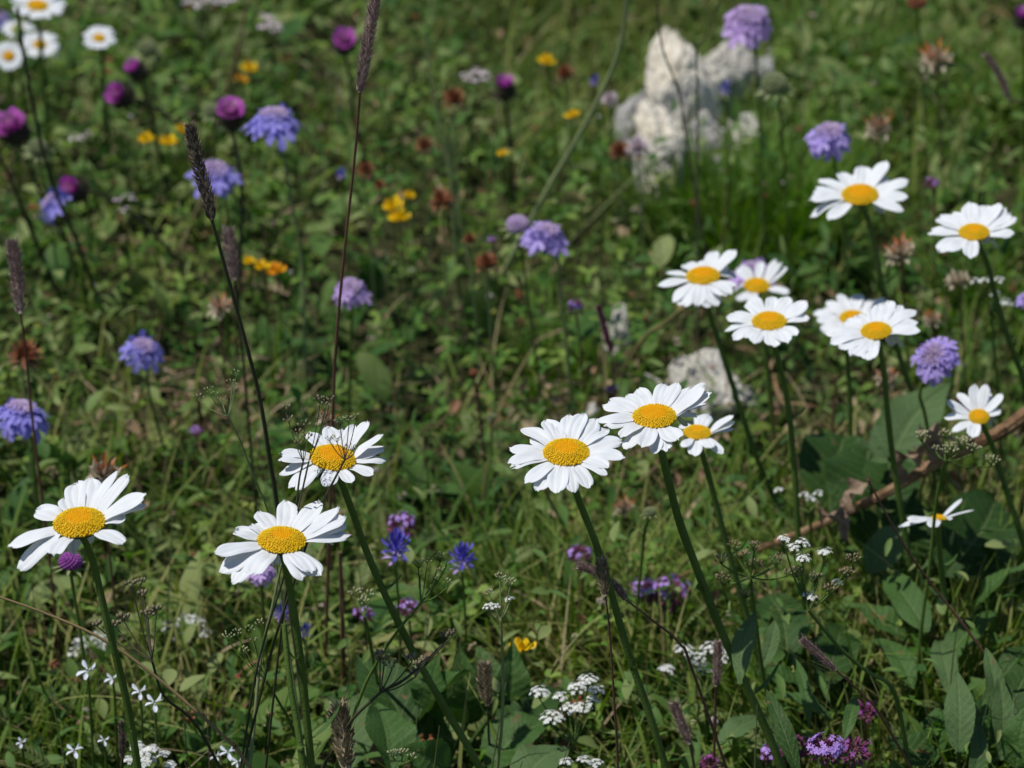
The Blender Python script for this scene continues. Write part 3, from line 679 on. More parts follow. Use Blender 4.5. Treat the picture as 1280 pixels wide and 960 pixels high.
round_bud(615, 521, 13, 1.7, 'small yellow-green bud on a straw coloured stalk at centre', [(614, 560), (607, 600), (602, 660)], 'seedgreen', 0.2, name='daisy_bud', seed=5, smat='stem_straw')
round_bud(592, 466, 12, 1.75, 'tiny pinkish brown bud above the yellow-green bud at centre', [(597, 500), (604, 560)], 'rust', 0.2, name='daisy_bud', seed=6, smat='stem_red')

round_bud(184, 60, 26, 2.2, 'pale green spiky seed head above the small crimson thistle bud', [(180, 110), (184, 160)], 'seedgreen', 0.5, rays=12, name='scabious_seed_head', cat='seed head', seed=7)
round_bud(47, 184, 26, 1.9, 'pale green spiky seed head on the dark stalk right of the fuzzy thistle', [(52, 210), (60, 260)], 'seedgreen', 0.6, rays=14, name='scabious_seed_head', cat='seed head', seed=8)
round_bud(266, 138, 24, 1.95, 'dull green seed head just left of the upright thistle', [(268, 170), (272, 220)], 'seedgreen', 0.4, rays=10, name='scabious_seed_head', cat='seed head', seed=9)
round_bud(812, 640, 16, 1.5, 'small pale green bud between the central and the thick daisy stems', [(806, 665), (800, 720)], 'seedgreen', 0.4, rays=8, name='daisy_bud', seed=10)
# ================================================================= THISTLES
def thistle(px, py, dpx, D, label, stem, elev=0.2, side=0.0, tuft=1.0, seed=0, smat='stem_dark'):
    elev = min(0.85, elev + 0.28); dpx *= 1.08
    r = random.Random(seed + 40); c = P(px, py, D); R0 = dpx / 2 * D / FPX; n = cam_normal(px, py, elev, side)
    path = stem_path(c - n * R0 * 1.35, stem, 0.02)
    root = empty('thistle', path[-1], label, 'thistle', 'thistle heads'); F = frame(n)
    b = MB(); bc = c - n * R0 * 0.55; b.ball(bc, R0 * 0.8, 0, 8, 12, axis=n, sc=(1, 1, 0.95))
    v, f = leaf_t(R0 * 0.55, R0 * 0.17, -0.15, 0.25, 4, 3, 'grass')
    N = 110; Rm = []; pp = []
    for i in range(N):
        z = 0.85 - 1.7 * (i + 0.5) / N; q = math.sqrt(1 - z * z); a = i * 2.4
        d = np.array([q * math.cos(a), q * math.sin(a), z]); up = nrm(np.array([0, 0, 1]) - d * z + d * 0.45)
        x = nrm(np.cross(up, d)); Rl = np.stack([x, up, np.cross(x, up)], 1)
        Rm.append(F @ Rl); pp.append(bc + F @ d * R0 * 0.76)
    b.inst(v, f, np.array(Rm), np.array(pp)); b.build('involucre', M['thistle_green'], root)
    for nm, m, N, rad, ln in (('tuft', 'thistle', 200, 0.8, 1.0), ('tuft_centre', 'thistle_core', 60, 0.30, 1.0)):
        b = MB(); v, f = leaf_t(1.0, 0.09, -0.1 if nm == 'tuft' else 0, 0.2, 4, 2, 'x'); Rm = []; pp = []
        for i in range(N):
            q = math.sqrt(r.random()) if nm == 'tuft' else math.sqrt(r.random()) * 0.9; a = r.uniform(0, 6.28)
            d = nrm(np.array([q * math.cos(a) * rad * tuft, q * math.sin(a) * rad * tuft, 0.9]))
            x = nrm(np.cross(d, np.array([math.cos(a), math.sin(a), 0.01]))); Rl = np.stack([x, d, np.cross(x, d)], 1)
            Rm.append(F @ Rl * R0 * ln * r.uniform(0.85, 1.1)); pp.append(c + F @ np.array([q * math.cos(a) * 0.3, q * math.sin(a) * 0.3, -0.25]) * R0)
        b.inst(v, f, np.array(Rm), np.array(pp)); b.build(nm, M[m], root)
    b = MB(); b.tube(path, np.linspace(0.0012, 0.0016, len(path)), 7); b.build('stem', M[smat], root)
    return root
thistle(288, 140, 34, 1.86, 'upright magenta thistle with pale centre, left of the lilac-blue scabious', [(298, 200), (303, 260), (300, 320)], 0.45, 0, seed=1)
thistle(148, 118, 32, 2.05, 'crimson thistle bud with pinkish tip pointing left at upper left', [(175, 125), (215, 150), (260, 200)], 0.55, -2.0, 0.5, seed=2)
thistle(90, 236, 34, 2.0, 'round crimson thistle bud with pale tip low near the left edge', [(118, 240), (150, 255), (200, 300)], 0.6, -2.0, 0.5, seed=3)
thistle(168, 86, 26, 2.15, 'small crimson thistle bud above the left pointing one', [(180, 110), (190, 150)], 0.3, -0.8, 0.5, seed=4)
thistle(14, 158, 40, 2.0, 'fuzzy pale magenta thistle at the left edge on a dark stem', [(30, 190), (50, 240), (80, 300)], 0.4, -0.6, seed=5)
thistle(430, 50, 28, 2.2, 'small bright magenta thistle near the top, left of the tall grass head', [(434, 80), (440, 120)], 0.6, 0, seed=6)
thistle(631, 107, 28, 2.1, 'dark crimson thistle bud at top centre, right of the white bloom', [(633, 135), (636, 170)], 0.3, 0, 0.5, seed=7)
thistle(1278, 20, 24, 2.2, 'blurred thistle bud at the top right corner', [(1280, 50), (1282, 90)], 0.3, 0, 0.4, seed=8)

# ================================================================= YELLOW PEA FLOWERS, BLUE SPIKES, CLOVER HEADS, DRY HEADS
def cluster_flower(name, cat, px, py, dpx, D, label, parts, stem, seed=0, group=None, elev=0.4, smat='stem', sr=0.0007):
    """parts: list of (part name, material, count, length, width, spread(0 up..1 sideways), base height, shape)"""
    r = random.Random(seed + 900); c = P(px, py, D); R0 = dpx / 2 * D / FPX; n = cam_normal(px, py, elev, r.uniform(-0.3, 0.3))
    path = stem_path(c - n * R0 * 0.5, stem, 0.015)
    root = empty(name, path[-1], label, cat, group); F = frame(n)
    for nm, m, N, ln, wd, sp, h0, shape in parts:
        b = MB(); v, f = leaf_t(1.0, wd / ln, 0.15, 0.35, 5, 3, shape, lift=0.1); Rm = []; pp = []
        for i in range(N):
            a = 2.4 * i + r.uniform(-0.3, 0.3); s = sp * math.sqrt((i + 0.5) / N)
            d = nrm(np.array([math.cos(a) * s, math.sin(a) * s, (1 - s) + 0.05 - (0.35 if s > 0.85 else 0)]))
            x = nrm(np.cross(d, np.array([math.cos(a), math.sin(a), 0.3]))); Rl = np.stack([x, d, np.cross(x, d)], 1)
            Rm.append(F @ Rl * R0 * ln * r.uniform(0.8, 1.15)); pp.append(c + F @ (d * 0.12 + np.array([0, 0, h0])) * R0)
        b.inst(v, f, np.array(Rm), np.array(pp)); b.build(nm, M[m], root)
    b = MB(); b.tube(path, sr, 5); b.build('stem', M[smat], root)
    return root
def yellow(px, py, d, D, label, seed, m='yellow', n=7):
    return cluster_flower('vetch_flower', 'yellow flower', px, py, d * 1.3, D, label, [('petals', m, n + 3, 0.95, 0.85, 0.75, -0.25, 'obov'), ('calyx', 'bract', 6, 0.45, 0.25, 1.0, -0.3, 'lance')],
                          [(px + 3, py + d), (px + 6, py + d + 40)], seed, 'small yellow vetch flowers')
for a in [(183, 174, 20, 2.0, 'yellow vetch flower, leftmost of the three in a row at upper left'), (210, 177, 21, 2.0, 'yellow vetch flower, middle of the three in a row at upper left'),
          (229, 163, 17, 2.05, 'yellow vetch flower beside the tip of the dark grass head'), (490, 258, 24, 1.95, 'yellow vetch flower, upper left bloom of the bunch right of the tall grass stem'),
          (499, 272, 26, 1.93, 'yellow vetch flower, largest and lowest in the bunch right of the tall grass stem'), (512, 245, 15, 1.97, 'highest yellow vetch flower of the bunch right of the tall grass stem'),
          (311, 327, 14, 1.85, 'small yellow vetch flower, left one of three below the dark grass head'), (328, 333, 18, 1.85, 'yellow vetch flower, middle one of three below the dark grass head'),
          (684, 77, 20, 2.1, 'pointed yellow vetch flower near the top centre'), (715, 144, 16, 2.1, 'orange-yellow vetch flower below the pointed one at top centre'),
          (628, 192, 12, 2.0, 'tiny yellow vetch flower between the rusty clover heads'), (654, 809, 26, 1.5, 'single yellow flower with one upright petal above the broad leaves at bottom'),
          (312, 86, 20, 2.3, 'yellow-orange vetch flower above the lilac-blue scabious at upper left')]:
    yellow(*a, seed=int(a[0]))
yellow(345, 338, 21, 1.85, 'orange vetch flower, right one of three below the dark grass head', 3, 'orange')
yellow(300, 100, 14, 2.3, 'small orange vetch flower left of the yellow-orange one at upper left', 4, 'orange')

def blue_spike(px, py, d, D, label, seed, m='blue', nm='milkwort', cat='blue flower'):
    return cluster_flower(nm, cat, px, py, d, D, label, [('petals', m, 20, 0.62, 0.26, 1.0, 0.05, 'obov'), ('upper_petals', m, 9, 0.55, 0.24, 0.6, 0.35, 'obov'), ('lower_petals', 'scab_pink' if m == 'blue' else m, 10, 0.5, 0.22, 1.0, -0.3, 'obov')],
                          [(px + 2, py + d * 0.8), (px + 4, py + d + 30)], seed, 'blue milkwort blooms' if m == 'blue' else None)
for a in [(495, 690, 62, 1.48, 'deep blue milkwort bloom below the twig-crossed daisy stem, left of the other blue one'), (578, 702, 54, 1.52, 'deep blue milkwort bloom with pinkish base, right of the similar blue one'),
          (352, 768, 34, 1.55, 'blue milkwort beside the stem of the lower left daisy'), (427, 219, 20, 2.0, 'tiny blue milkwort left of the tall grass stem at upper left'),
          (742, 102, 20, 2.1, 'dark blue closed milkwort at top, left of the tall white rock'), (905, 112, 26, 2.0, 'dark blue milkwort wedged in the shade of the tall white rock'),
          (380, 790, 26, 1.52, 'small violet-blue milkwort low beside the lower left daisy stem')]:
    blue_spike(*a, seed=int(a[0]))
def clover(px, py, d, D, label, seed, m='rust'):
    return cluster_flower('clover_head', 'clover', px, py, d, D, label, [('florets', m, 70, 0.72, 0.15, 1.0, 0.0, 'lance'), ('lower_florets', 'spike_brown', 30, 0.7, 0.15, 1.05, -0.25, 'lance')],
                          [(px + 2, py + d), (px + 5, py + d + 40)], seed, 'faded clover heads', smat='stem_pale')
for a in [(567, 125, 42, 2.0, 'rusty brown clover head near top centre, right of the pinkish white bloom'), (530, 182, 34, 2.0, 'rusty clover head directly below the topmost rusty one'),
          (457, 214, 34, 1.95, 'rusty red clover head beside the tall thin grass stem'), (552, 252, 44, 1.85, 'broad rusty clover head right of the yellow bunch'),
          (608, 330, 40, 1.75, 'reddish clover head left of centre above the dark gap'), (30, 445, 56, 1.65, 'wide rusty clover head at the left edge above the domed scabious'),
          (706, 92, 32, 2.1, 'rusty clover head next to the pointed yellow flower'), (587, 300, 24, 1.8, 'small faded clover head below the broad rusty one'),
          (774, 190, 36, 1.95, 'rusty clover head at the foot of the white rock, left of the white-tipped one'), (475, 232, 22, 1.95, 'small brownish clover head right of the rusty red one beside the grass stem')]:
    clover(*a, seed=int(a[0]))
clover(797, 185, 40, 1.93, 'white-tipped clover with reddish base in front of the white rock', 77, 'pinkwhite')
clover(762, 125, 30, 2.0, 'pale pink clover just left of the white rock', 78, 'pinkwhite')
def dryhead(px, py, d, D, label, seed, tip=True):
    parts = [('calyxes', 'beige', 26, 0.80, 0.42, 1.0, -0.15, 'ovate'), ('dark_calyxes', 'brownfruit', 8, 0.7, 0.3, 1.0, -0.2, 'ovate')]
    if tip: parts.append(('tips', 'rusttip', 10, 0.95, 0.16, 0.7, 0.0, 'lance'))
    return cluster_flower('kidney_vetch', 'dry flower head', px, py, d, D, label, parts, [(px + 2, py + d), (px + 5, py + d + 30)], seed, 'withered kidney vetch heads', smat='stem_red')
for a in [(1170, 75, 50, 2.0, 'withered beige vetch head at upper right below the top edge'), (1098, 160, 44, 1.9, 'withered orange-tipped vetch head right of the scabious at upper right'),
          (1126, 315, 48, 1.75, 'withered beige vetch head with red tips between the two top right daisies'), (275, 385, 42, 1.75, 'withered pinkish beige vetch head left of centre below the orange flower'),
          (130, 592, 54, 1.5, 'withered beige vetch head behind the lowest left daisy'), (1108, 474, 40, 1.75, 'withered orange-brown vetch head left of the face-on scabious, below the front daisy'),
          (1198, 350, 38, 1.75, 'pair of pale bladder-like dry calyxes below the right edge daisy'), (1175, 492, 34, 1.75, 'orange dry vetch head below the face-on scabious'),
          (410, 525, 34, 1.5, 'dry beige vetch head peeping above the twig-crossed daisy'), (1165, 400, 30, 1.85, 'dry beige vetch head above the face-on scabious'),
          (780, 635, 34, 1.7, 'withered vetch head on the ground right of the central daisy stem')]:
    dryhead(*a, seed=int(a[0]), tip=a[0] not in (1198,))

# ================================================================= GRASS HEADS
def grass_head(pts, rpx, D, label, stem, m='spike_dark', smat='stem_dark', seed=0, sr=0.0006, dens=1.0, awn=False, dY=0.02, name='timothy_spike', fluffy=1.0):
    r = random.Random(seed + 70)
    w = [P(a, b_, D) for a, b_ in pts]; sp = smooth_path(w, 24)
    path = stem_path(w[-1], stem, dY, 30)
    root = empty(name, path[-1], label, 'seed spike', 'seed heads of tall grasses')
    R0 = rpx * D / FPX; L = np.linalg.norm(np.diff(sp, axis=0), axis=1).sum()
    v, f = leaf_t(1.0, 0.42, -0.1, 0.35, 4, 3, 'ovate'); N = int(dens * L / (R0 * 0.16))
    N = min(max(N * 5, 120), 700); Rm = []; pp = []
    for i in range(N):
        t = (i + r.random()) / N; k = t * 23; j = min(int(k), 22); c = sp[j] + (sp[j + 1] - sp[j]) * (k - j)
        up = nrm(sp[max(j - 1, 0)] - sp[min(j + 2, 23)])
        prof = math.sin(math.pi * min(1, 0.12 + t * 0.85)) ** 0.5
        a = i * 2.4; F = frame(up); o = F @ np.array([math.cos(a), math.sin(a), 0])
        d = nrm(up + o * 0.65 * fluffy * r.uniform(0.6, 1.3)); x = nrm(np.cross(d, o)); 
        Rm.append(np.stack([x, d, np.cross(x, d)], 1) * R0 * 0.85 * r.uniform(0.7, 1.3)); pp.append(c + o * R0 * 0.5 * prof)
    b = MB(); b.inst(v, f, np.array(Rm), np.array(pp))
    if awn:
        for i in range(N // 2):
            c = pp[i * 2]; d = Rm[i * 2][:, 1]; b.tube([c, c + d * 2.0], 0.00005, 3, cap=False)
    b.tube(sp, R0 * 0.35, 6); b.build('spike', M[m], root)
    b = MB(); b.tube(path, np.linspace(sr, sr * 1.6, len(path)), 6); b.build('stem', M[smat], root)
    return root
grass_head([(237, 157), (246, 200), (259, 245), (265, 275)], 9, 1.3, 'dark brown timothy head leaning in front of the blue-violet scabious', [(283, 340), (305, 420), (325, 500), (338, 580), (350, 660)], 'spike_dark', 'stem_dark', 1, 0.0008, awn=True)
grass_head([(471, -10), (462, 40), (455, 80), (450, 116)], 8, 1.35, 'tall brown grass head reaching the top edge on a long thin stem', [(443, 200), (430, 320), (421, 420), (416, 520)], 'spike_pink', 'stem_red', 2, 0.0006, dY=0.05, awn=True)
grass_head([(15, 303), (20, 340), (26, 392)], 9, 1.5, 'pinkish brown grass head at the left edge', [(32, 440), (40, 520), (52, 620)], 'spike_pink', 'stem_red', 3, 0.0006, awn=True)
grass_head([(285, 287), (289, 318), (294, 350)], 9, 1.6, 'blurred grey-brown grass head just right of the dark timothy stem', [(297, 380), (303, 440), (310, 520)], 'spike_pink', 'stem_dark', 4)
grass_head([(422, 884), (428, 915), (434, 962)], 14, 1.32, 'thick fuzzy brown grass head at the bottom, left of the broad leaves', [(437, 990)], 'spike_brown', 'stem_straw', 5, awn=True)
grass_head([(606, 830), (606, 855), (610, 882)], 10, 1.43, 'short brown spike with awns standing in front of the broad leaves', [(611, 920), (614, 960)], 'spike_brown', 'stem_dark', 6, awn=True)
grass_head([(897, 803), (897, 830), (895, 858)], 6, 1.38, 'slender straw-pink grass head below the white umbel at lower right', [(894, 900), (892, 960)], 'spike_pink', 'stem_red', 7, 0.0005, awn=True)
grass_head([(725, 707), (745, 715), (770, 733), (783, 750)], 6, 1.3, 'slanting reddish grass head crossing the central daisy stem', [(815, 775), (850, 805), (870, 850)], 'spike_pink', 'stem_red', 8, 0.0005, awn=True, name='seed_spike')
grass_head([(752, 700), (753, 720), (757, 745)], 8, 1.26, 'grey-green hairy grass head pressed against the central daisy stem', [(762, 790), (768, 880), (772, 950)], 'spike_brown', 'stem_red', 9, 0.0004, awn=True)
grass_head([(842, 880), (850, 900), (862, 930)], 7, 1.42, 'feathery pinkish grass head at the bottom right of centre', [(868, 960)], 'spike_pink', 'stem_red', 10, awn=True)
grass_head([(1003, 800), (1020, 815), (1045, 838)], 5, 1.32, 'thin dark pink grass head slanting among dark leaves at lower right', [(1080, 870), (1110, 910)], 'spike_pink', 'stem_red', 11, 0.0005, awn=True, name='seed_spike')
grass_head([(1232, 68), (1250, 95), (1262, 125)], 5, 1.9, 'thin mauve grass head slanting at upper right edge', [(1290, 160)], 'spike_pink', 'stem_red', 12, 0.0005, name='seed_spike')
grass_head([(748, 383), (756, 410), (764, 440)], 4, 1.75, 'thin purple grass spike in front of the small grey stone', [(768, 480), (772, 530)], 'thyme_dark', 'stem_red', 13, 0.0004, name='seed_spike')
grass_head([(152, 903), (153, 925), (153, 948)], 5, 1.35, 'small dark spike at bottom left between white flowers', [(154, 980)], 'spike_dark', 'stem_dark', 14, name='seed_spike')

# ================================================================= UMBELS AND SPRIGS
tiny = MB()
for k in range(5):
    v, f = leaf_t(1.0, 0.9, 0.15, 0.15, 3, 3, 'obov', lift=0.25); a = 2 * math.pi * k / 5; R = np.array([[math.cos(a), -math.sin(a), 0], [math.sin(a), math.cos(a), 0], [0, 0, 1]])
    tiny.add(v @ R.T, f)
TV = np.concatenate(tiny.V); TF = np.concatenate(tiny.F)
bt = MB(); bt.ball((0, 0, 0.3), 1, rings=4, seg=5, sc=(0.7, 0.7, 1)); BV, BF = bt.V[0], bt.F[0]
def umbel(junction, heads, D, label, stem, kind='white', seed=0, fl=0.0011, dens=1.0, smat='stem', sr=0.0008, name='wild_carrot', cat='umbel', spread=None, group='umbels of tiny flowers', dY=0.02):
    """heads: (px, py, radius px[, kind])"""
    r = random.Random(seed + 500); J = P(junction[0], junction[1], D)
    path = stem_path(J, stem, dY); root = empty(name, path[-1], label, cat, group)
    b = MB(); b.tube(path, np.linspace(sr, sr * 1.5, len(path)), 6); b.build('stem', M[smat], root)
    rays_b = MB(); fl_b = {}
    for h in heads:
        px, py, rp = h[:3]; kd = h[3] if len(h) > 3 else kind
        Dh = D + (r.uniform(-0.012, 0.012) if spread is None else r.uniform(-spread, spread))
        c = P(px, py, Dh); R0 = rp * D / FPX
        sub = c - np.array([0, 0, R0 * 0.9])
        mid = (J + sub) / 2 - np.array([0, 0, 0.08 * np.linalg.norm(sub - J)])
        rays_b.tube(smooth_path([J, mid, sub], 8), sr * 0.5, 5)
        N = max(5, int(8.5 * dens * (rp / 8) ** 1.5)); Rm = []; pp = []
        for i in range(N):
            q = math.sqrt((i + 0.5) / N); a = i * 2.4 + r.uniform(-0.3, 0.3)
            o = np.array([q * math.cos(a) * R0, q * math.sin(a) * R0, R0 * 0.3 * (1 - q * q) + r.uniform(-0.22, 0.22) * R0])
            p = c + o; rays_b.tube([sub, p], sr * 0.22, 3, cap=False)
            nn = nrm(o + np.array([0, 0, R0 * 1.2])); s = fl * r.uniform(0.8, 1.2)
            Rm.append(frame(nn) * s); pp.append(p)
        g = fl_b.setdefault(kd, ([], [])); g[0].extend(Rm); g[1].extend(pp)
    rays_b.build('rays', M[smat], root)
    for kd, (Rm, pp) in fl_b.items():
        b = MB(); tv, tf = (BV, BF) if kd in ('brownfruit', 'cream', 'budgrey') else (TV, TF)
        b.inst(tv, tf, np.array(Rm) * (0.75 if kd != 'white' else 1.0), np.array(pp))
        b.build({'white': 'florets', 'white_blue': 'florets', 'brownfruit': 'fruits', 'cream': 'buds', 'budgrey': 'buds', 'pinkwhite': 'florets'}[kd], M[kd], root)
    return root
umbel((718, 930), [(675, 865, 12), (690, 897, 15), (700, 870, 9), (722, 858, 13), (735, 850, 12), (745, 862, 10), (712, 885, 12), (728, 885, 12), (740, 875, 9)], 1.42,
      'white lacy umbel right of the broad leaves at bottom centre', [(705, 950), (680, 975)], 'white', 1, 0.0012, 1.7)
umbel((880, 870), [(855, 812, 12), (870, 822, 14), (890, 810, 14), (905, 820, 12), (833, 836, 10), (880, 836, 12), (918, 815, 8)], 1.5, 'white lacy umbel behind the thick daisy stems at lower right', [(885, 920), (890, 980)], 'white', 2, 0.0012, 1.6)
umbel((1010, 762), [(980, 673, 8), (992, 684, 8), (1003, 678, 9), (1004, 697, 9), (1030, 690, 10), (1012, 745, 9), (1048, 728, 7), (1020, 722, 9, 'brownfruit'), (1038, 735, 9, 'brownfruit'), (1058, 715, 10, 'brownfruit'), (996, 715, 9, 'brownfruit'), (1066, 697, 9, 'brownfruit')], 1.36,
      'umbel with white clusters and brown fruits in front of the dark leaves at right', [(1050, 810), (1085, 840), (1115, 860), (1130, 920)], 'white', 3, 0.0011, 1.5, sr=0.0009)
umbel((938, 722), [(918, 680, 8), (902, 698, 9), (903, 722, 10), (943, 682, 9), (930, 693, 7), (945, 705, 9), (932, 742, 9), (970, 700, 9), (985, 715, 6), (975, 695, 6)], 1.38,
      'brown fruiting umbel left of the white one at right', [(945, 780), (955, 850), (975, 930)], 'brownfruit', 4, 0.0010, 1.4, sr=0.0009)
umbel((1181, 576), [(1153, 545, 10), (1170, 560, 5), (1187, 562, 12), (1203, 553, 12), (1217, 560, 9), (1182, 542, 9), (1240, 575, 10)], 1.44, 'greenish brown budding umbel below the small open daisy', [(1170, 630), (1163, 700), (1150, 800), (1145, 900)], 'cream', 5, 0.0010, 1.4)
umbel((526, 754), [(523, 704, 9), (534, 700, 6), (525, 716, 6), (550, 695, 10), (558, 703, 6), (560, 728, 7), (545, 722, 5), (552, 712, 5)], 1.3, 'pale green budding sprig left of the slim white umbel at bottom centre', [(500, 785), (470, 830), (440, 900)], 'cream', 6, 0.0007, 1.2, sr=0.0006)
umbel((626, 775), [(612, 758, 8), (620, 757, 5), (637, 748, 6), (625, 720, 7, 'cream'), (638, 727, 8, 'cream'), (612, 740, 6, 'cream')], 1.33, 'slim umbel with few white clusters on a tall thin stalk above the broad leaves', [(629, 850), (627, 910), (622, 960)], 'white', 7, 0.0009, 1.6, sr=0.0006, smat='stem_pale')
umbel((285, 520), [(248, 495, 7), (262, 487, 8), (278, 500, 7), (290, 478, 8), (295, 465, 6), (292, 487, 6), (270, 492, 5)], 1.3, 'sparse greenish sprig with tiny buds above the lower left daisies', [(300, 550), (315, 590), (335, 640), (345, 700)], 'cream', 8, 0.0006, 1.0, sr=0.00035, smat='stem_pale')
umbel((431, 575), [(425, 526, 8), (436, 524, 8), (445, 520, 5), (412, 547, 6), (421, 548, 6), (440, 558, 6), (430, 558, 6), (443, 562, 5)], 1.235, 'dark stalked sprig of tiny cream buds in front of a daisy disc', [(415, 605), (398, 640), (370, 720), (330, 850)], 'cream', 9, 0.0006, 1.2, sr=0.00045, smat='stem_dark')
umbel((379, 578), [(357, 510, 7), (362, 525, 7), (372, 540, 8), (380, 530, 8), (375, 553, 6), (384, 545, 7)], 1.24, 'reddish grassy twig cluster crossing the left petals of a daisy', [(374, 600), (370, 640), (365, 700), (350, 800)], 'brownfruit', 10, 0.0010, 0.8, sr=0.0004, smat='stem_dark')
umbel((386, 577), [(400, 498, 7), (406, 508, 8), (412, 500, 7), (404, 520, 6)], 1.238, 'upright twig with budded top leaning right across a daisy face', [(372, 640), (355, 720), (330, 800), (310, 900)], 'budgrey', 11, 0.0011, 0.8, sr=0.0004, smat='stem_dark')
umbel((190, 826), [(165, 730, 7), (175, 728, 8), (180, 742, 6), (155, 772, 7), (145, 780, 6), (185, 768, 9), (195, 762, 7), (122, 780, 5)], 1.3, 'branching stalk with grey-brown egg-shaped buds right of the far left daisy stem', [(205, 870), (240, 900), (275, 960)], 'budgrey', 12, 0.0017, 0.7, sr=0.0006, name='campion', cat='bud cluster', group=None, smat='stem_dark')
umbel((475, 866), [(515, 823, 6), (522, 830, 5), (530, 825, 5), (558, 795, 6), (565, 792, 5), (520, 840, 7), (480, 825, 8), (490, 830, 8), (475, 818, 6)], 1.3, 'branching stalk with grey-brown egg-shaped buds over the broad leaves at bottom', [(440, 900), (415, 940), (395, 980)], 'budgrey', 13, 0.0018, 0.7, sr=0.0007, name='campion', cat='bud cluster', group=None, smat='stem_dark')
umbel((332, 850), [(285, 795, 8), (297, 790, 7), (313, 785, 7), (325, 778, 7), (318, 800, 5), (305, 812, 7)], 1.32, 'greenish budding sprig left of the lower left daisy stem', [(350, 880), (370, 920)], 'cream', 14, 0.0008, 1.2, sr=0.0006)
umbel((235, 830), [(215, 785, 14), (235, 775, 15), (250, 790, 13), (228, 795, 12), (245, 778, 12)], 1.62, 'soft white umbel behind the budded stalk at lower left', [(240, 870), (243, 920)], 'white', 15, 0.0013, 1.3)
umbel((110, 850), [(95, 815, 13), (110, 802, 14), (125, 795, 13), (100, 800, 11), (128, 810, 11)], 1.6, 'soft cream-white umbel left of the far left daisy stem', [(113, 900)], 'white', 16, 0.0013, 1.3)
umbel((593, 120), [(583, 95, 8), (595, 90, 9), (606, 92, 8), (590, 100, 7), (603, 100, 7)], 2.05, 'small pinkish white umbel near the top centre beside a rusty clover', [(590, 150), (585, 200)], 'pinkwhite', 17, 0.0022, 1.0)
umbel((262, 20), [(240, 2, 11), (258, 0, 12), (275, 3, 11), (250, 8, 9), (290, 0, 9)], 2.3, 'blurred white umbel cut by the top edge right of the lone blurred daisy', [(263, 50), (265, 90)], 'pinkwhite', 24, 0.0026, 1.0)
umbel((338, 50), [(334, 22, 10), (343, 30, 10), (330, 34, 9), (346, 38, 8)], 2.25, 'blurred whitish flower clump at the top, left of the small bright thistle', [(340, 80), (342, 110)], 'pinkwhite', 25, 0.0026, 1.0)
umbel((105, 190), [(95, 172, 9), (108, 168, 8)], 2.05, 'faint pinkish bloom right of the fuzzy thistle at left', [(107, 220), (110, 260)], 'pinkwhite', 26, 0.002, 0.8)
umbel((158, 275), [(150, 250, 7), (163, 246, 8), (156, 262, 7)], 1.95, 'small pale pinkish cluster below the round thistle bud at left', [(160, 300), (163, 340)], 'pinkwhite', 27, 0.002, 0.8)
umbel((455, 770), [(445, 740, 9), (455, 750, 8), (462, 742, 7)], 1.4, 'small whitish sprig between the two leaning daisy stems at lower left', [(462, 800)], 'cream', 18, 0.0012, 1.0)
umbel((500, 955), [(492, 942, 8), (503, 940, 8), (515, 945, 6)], 1.36, 'cream flower cluster at the very bottom below the broad leaves', [(502, 985)], 'cream', 19, 0.0010, 1.4)
umbel((745, 970), [(730, 950, 8), (745, 953, 9), (708, 952, 8)], 1.4, 'white umbel at the bottom edge right of the lacy one', [(748, 990)], 'white', 20, 0.0011, 1.6)
umbel((1238, 385), [(1222, 352, 7), (1235, 350, 7), (1250, 350, 7), (1258, 378, 9), (1245, 368, 6)], 1.7, 'small white cress-like umbel under the right edge daisy', [(1242, 430), (1248, 500)], 'white', 21, 0.0016, 0.8)
umbel((1012, 640), [(1006, 620, 8), (1015, 625, 7), (1024, 617, 6), (975, 612, 6)], 1.6, 'tiny white sprig above the dead stalk, below the right cluster', [(1014, 680)], 'white', 22, 0.0014, 0.9)

def white_flower(px, py, dpx, D, label, seed, m='white_blue', elev=0.6):
    return cluster_flower('stitchwort', 'white flower', px, py, dpx, D, label, [('petals', m, 5, 0.95, 0.62, 1.35, 0.0, 'obov'), ('calyx', 'bract', 5, 0.4, 0.2, 1.2, -0.1, 'lance')],
                          [(px + 2, py + dpx), (px + 4, py + dpx + 40)], seed, 'small bluish white flowers low at left', elev)
for a in [(110, 838, 30, 1.4, 'small white star flower below the soft umbel, highest of the white stars at lower left'), (141, 848, 20, 1.45, 'small white flower half hidden by the far left daisy stem'),
          (175, 865, 26, 1.4, 'small white star flower, upper of the pair right of the far left daisy stem'), (193, 878, 30, 1.38, 'small white star flower, lower of the pair right of the far left daisy stem'),
          (93, 938, 26, 1.4, 'small white flower at the bottom left with a reddish neighbour'), (130, 925, 16, 1.4, 'tiny white flower at the bottom left beside the dark spike'),
          (285, 940, 24, 1.4, 'white star flower at the bottom between the daisy stems'), (270, 945, 18, 1.42, 'small white flower at the bottom left of the starry one'),
          (298, 952, 18, 1.42, 'small white flower touching the bottom edge right of the starry one'), (27, 928, 16, 1.45, 'tiny bluish white flower near the bottom left corner')]:
    white_flower(*a, seed=int(a[0]))
umbel((180, 975), [(172, 932, 8), (180, 940, 9), (190, 936, 8), (205, 942, 8), (160, 950, 7), (186, 950, 9), (212, 956, 7), (176, 955, 7)], 1.4, 'dense patch of tiny white blossom at the bottom left edge', [(182, 995)], 'white', 23, 0.0014, 1.6)

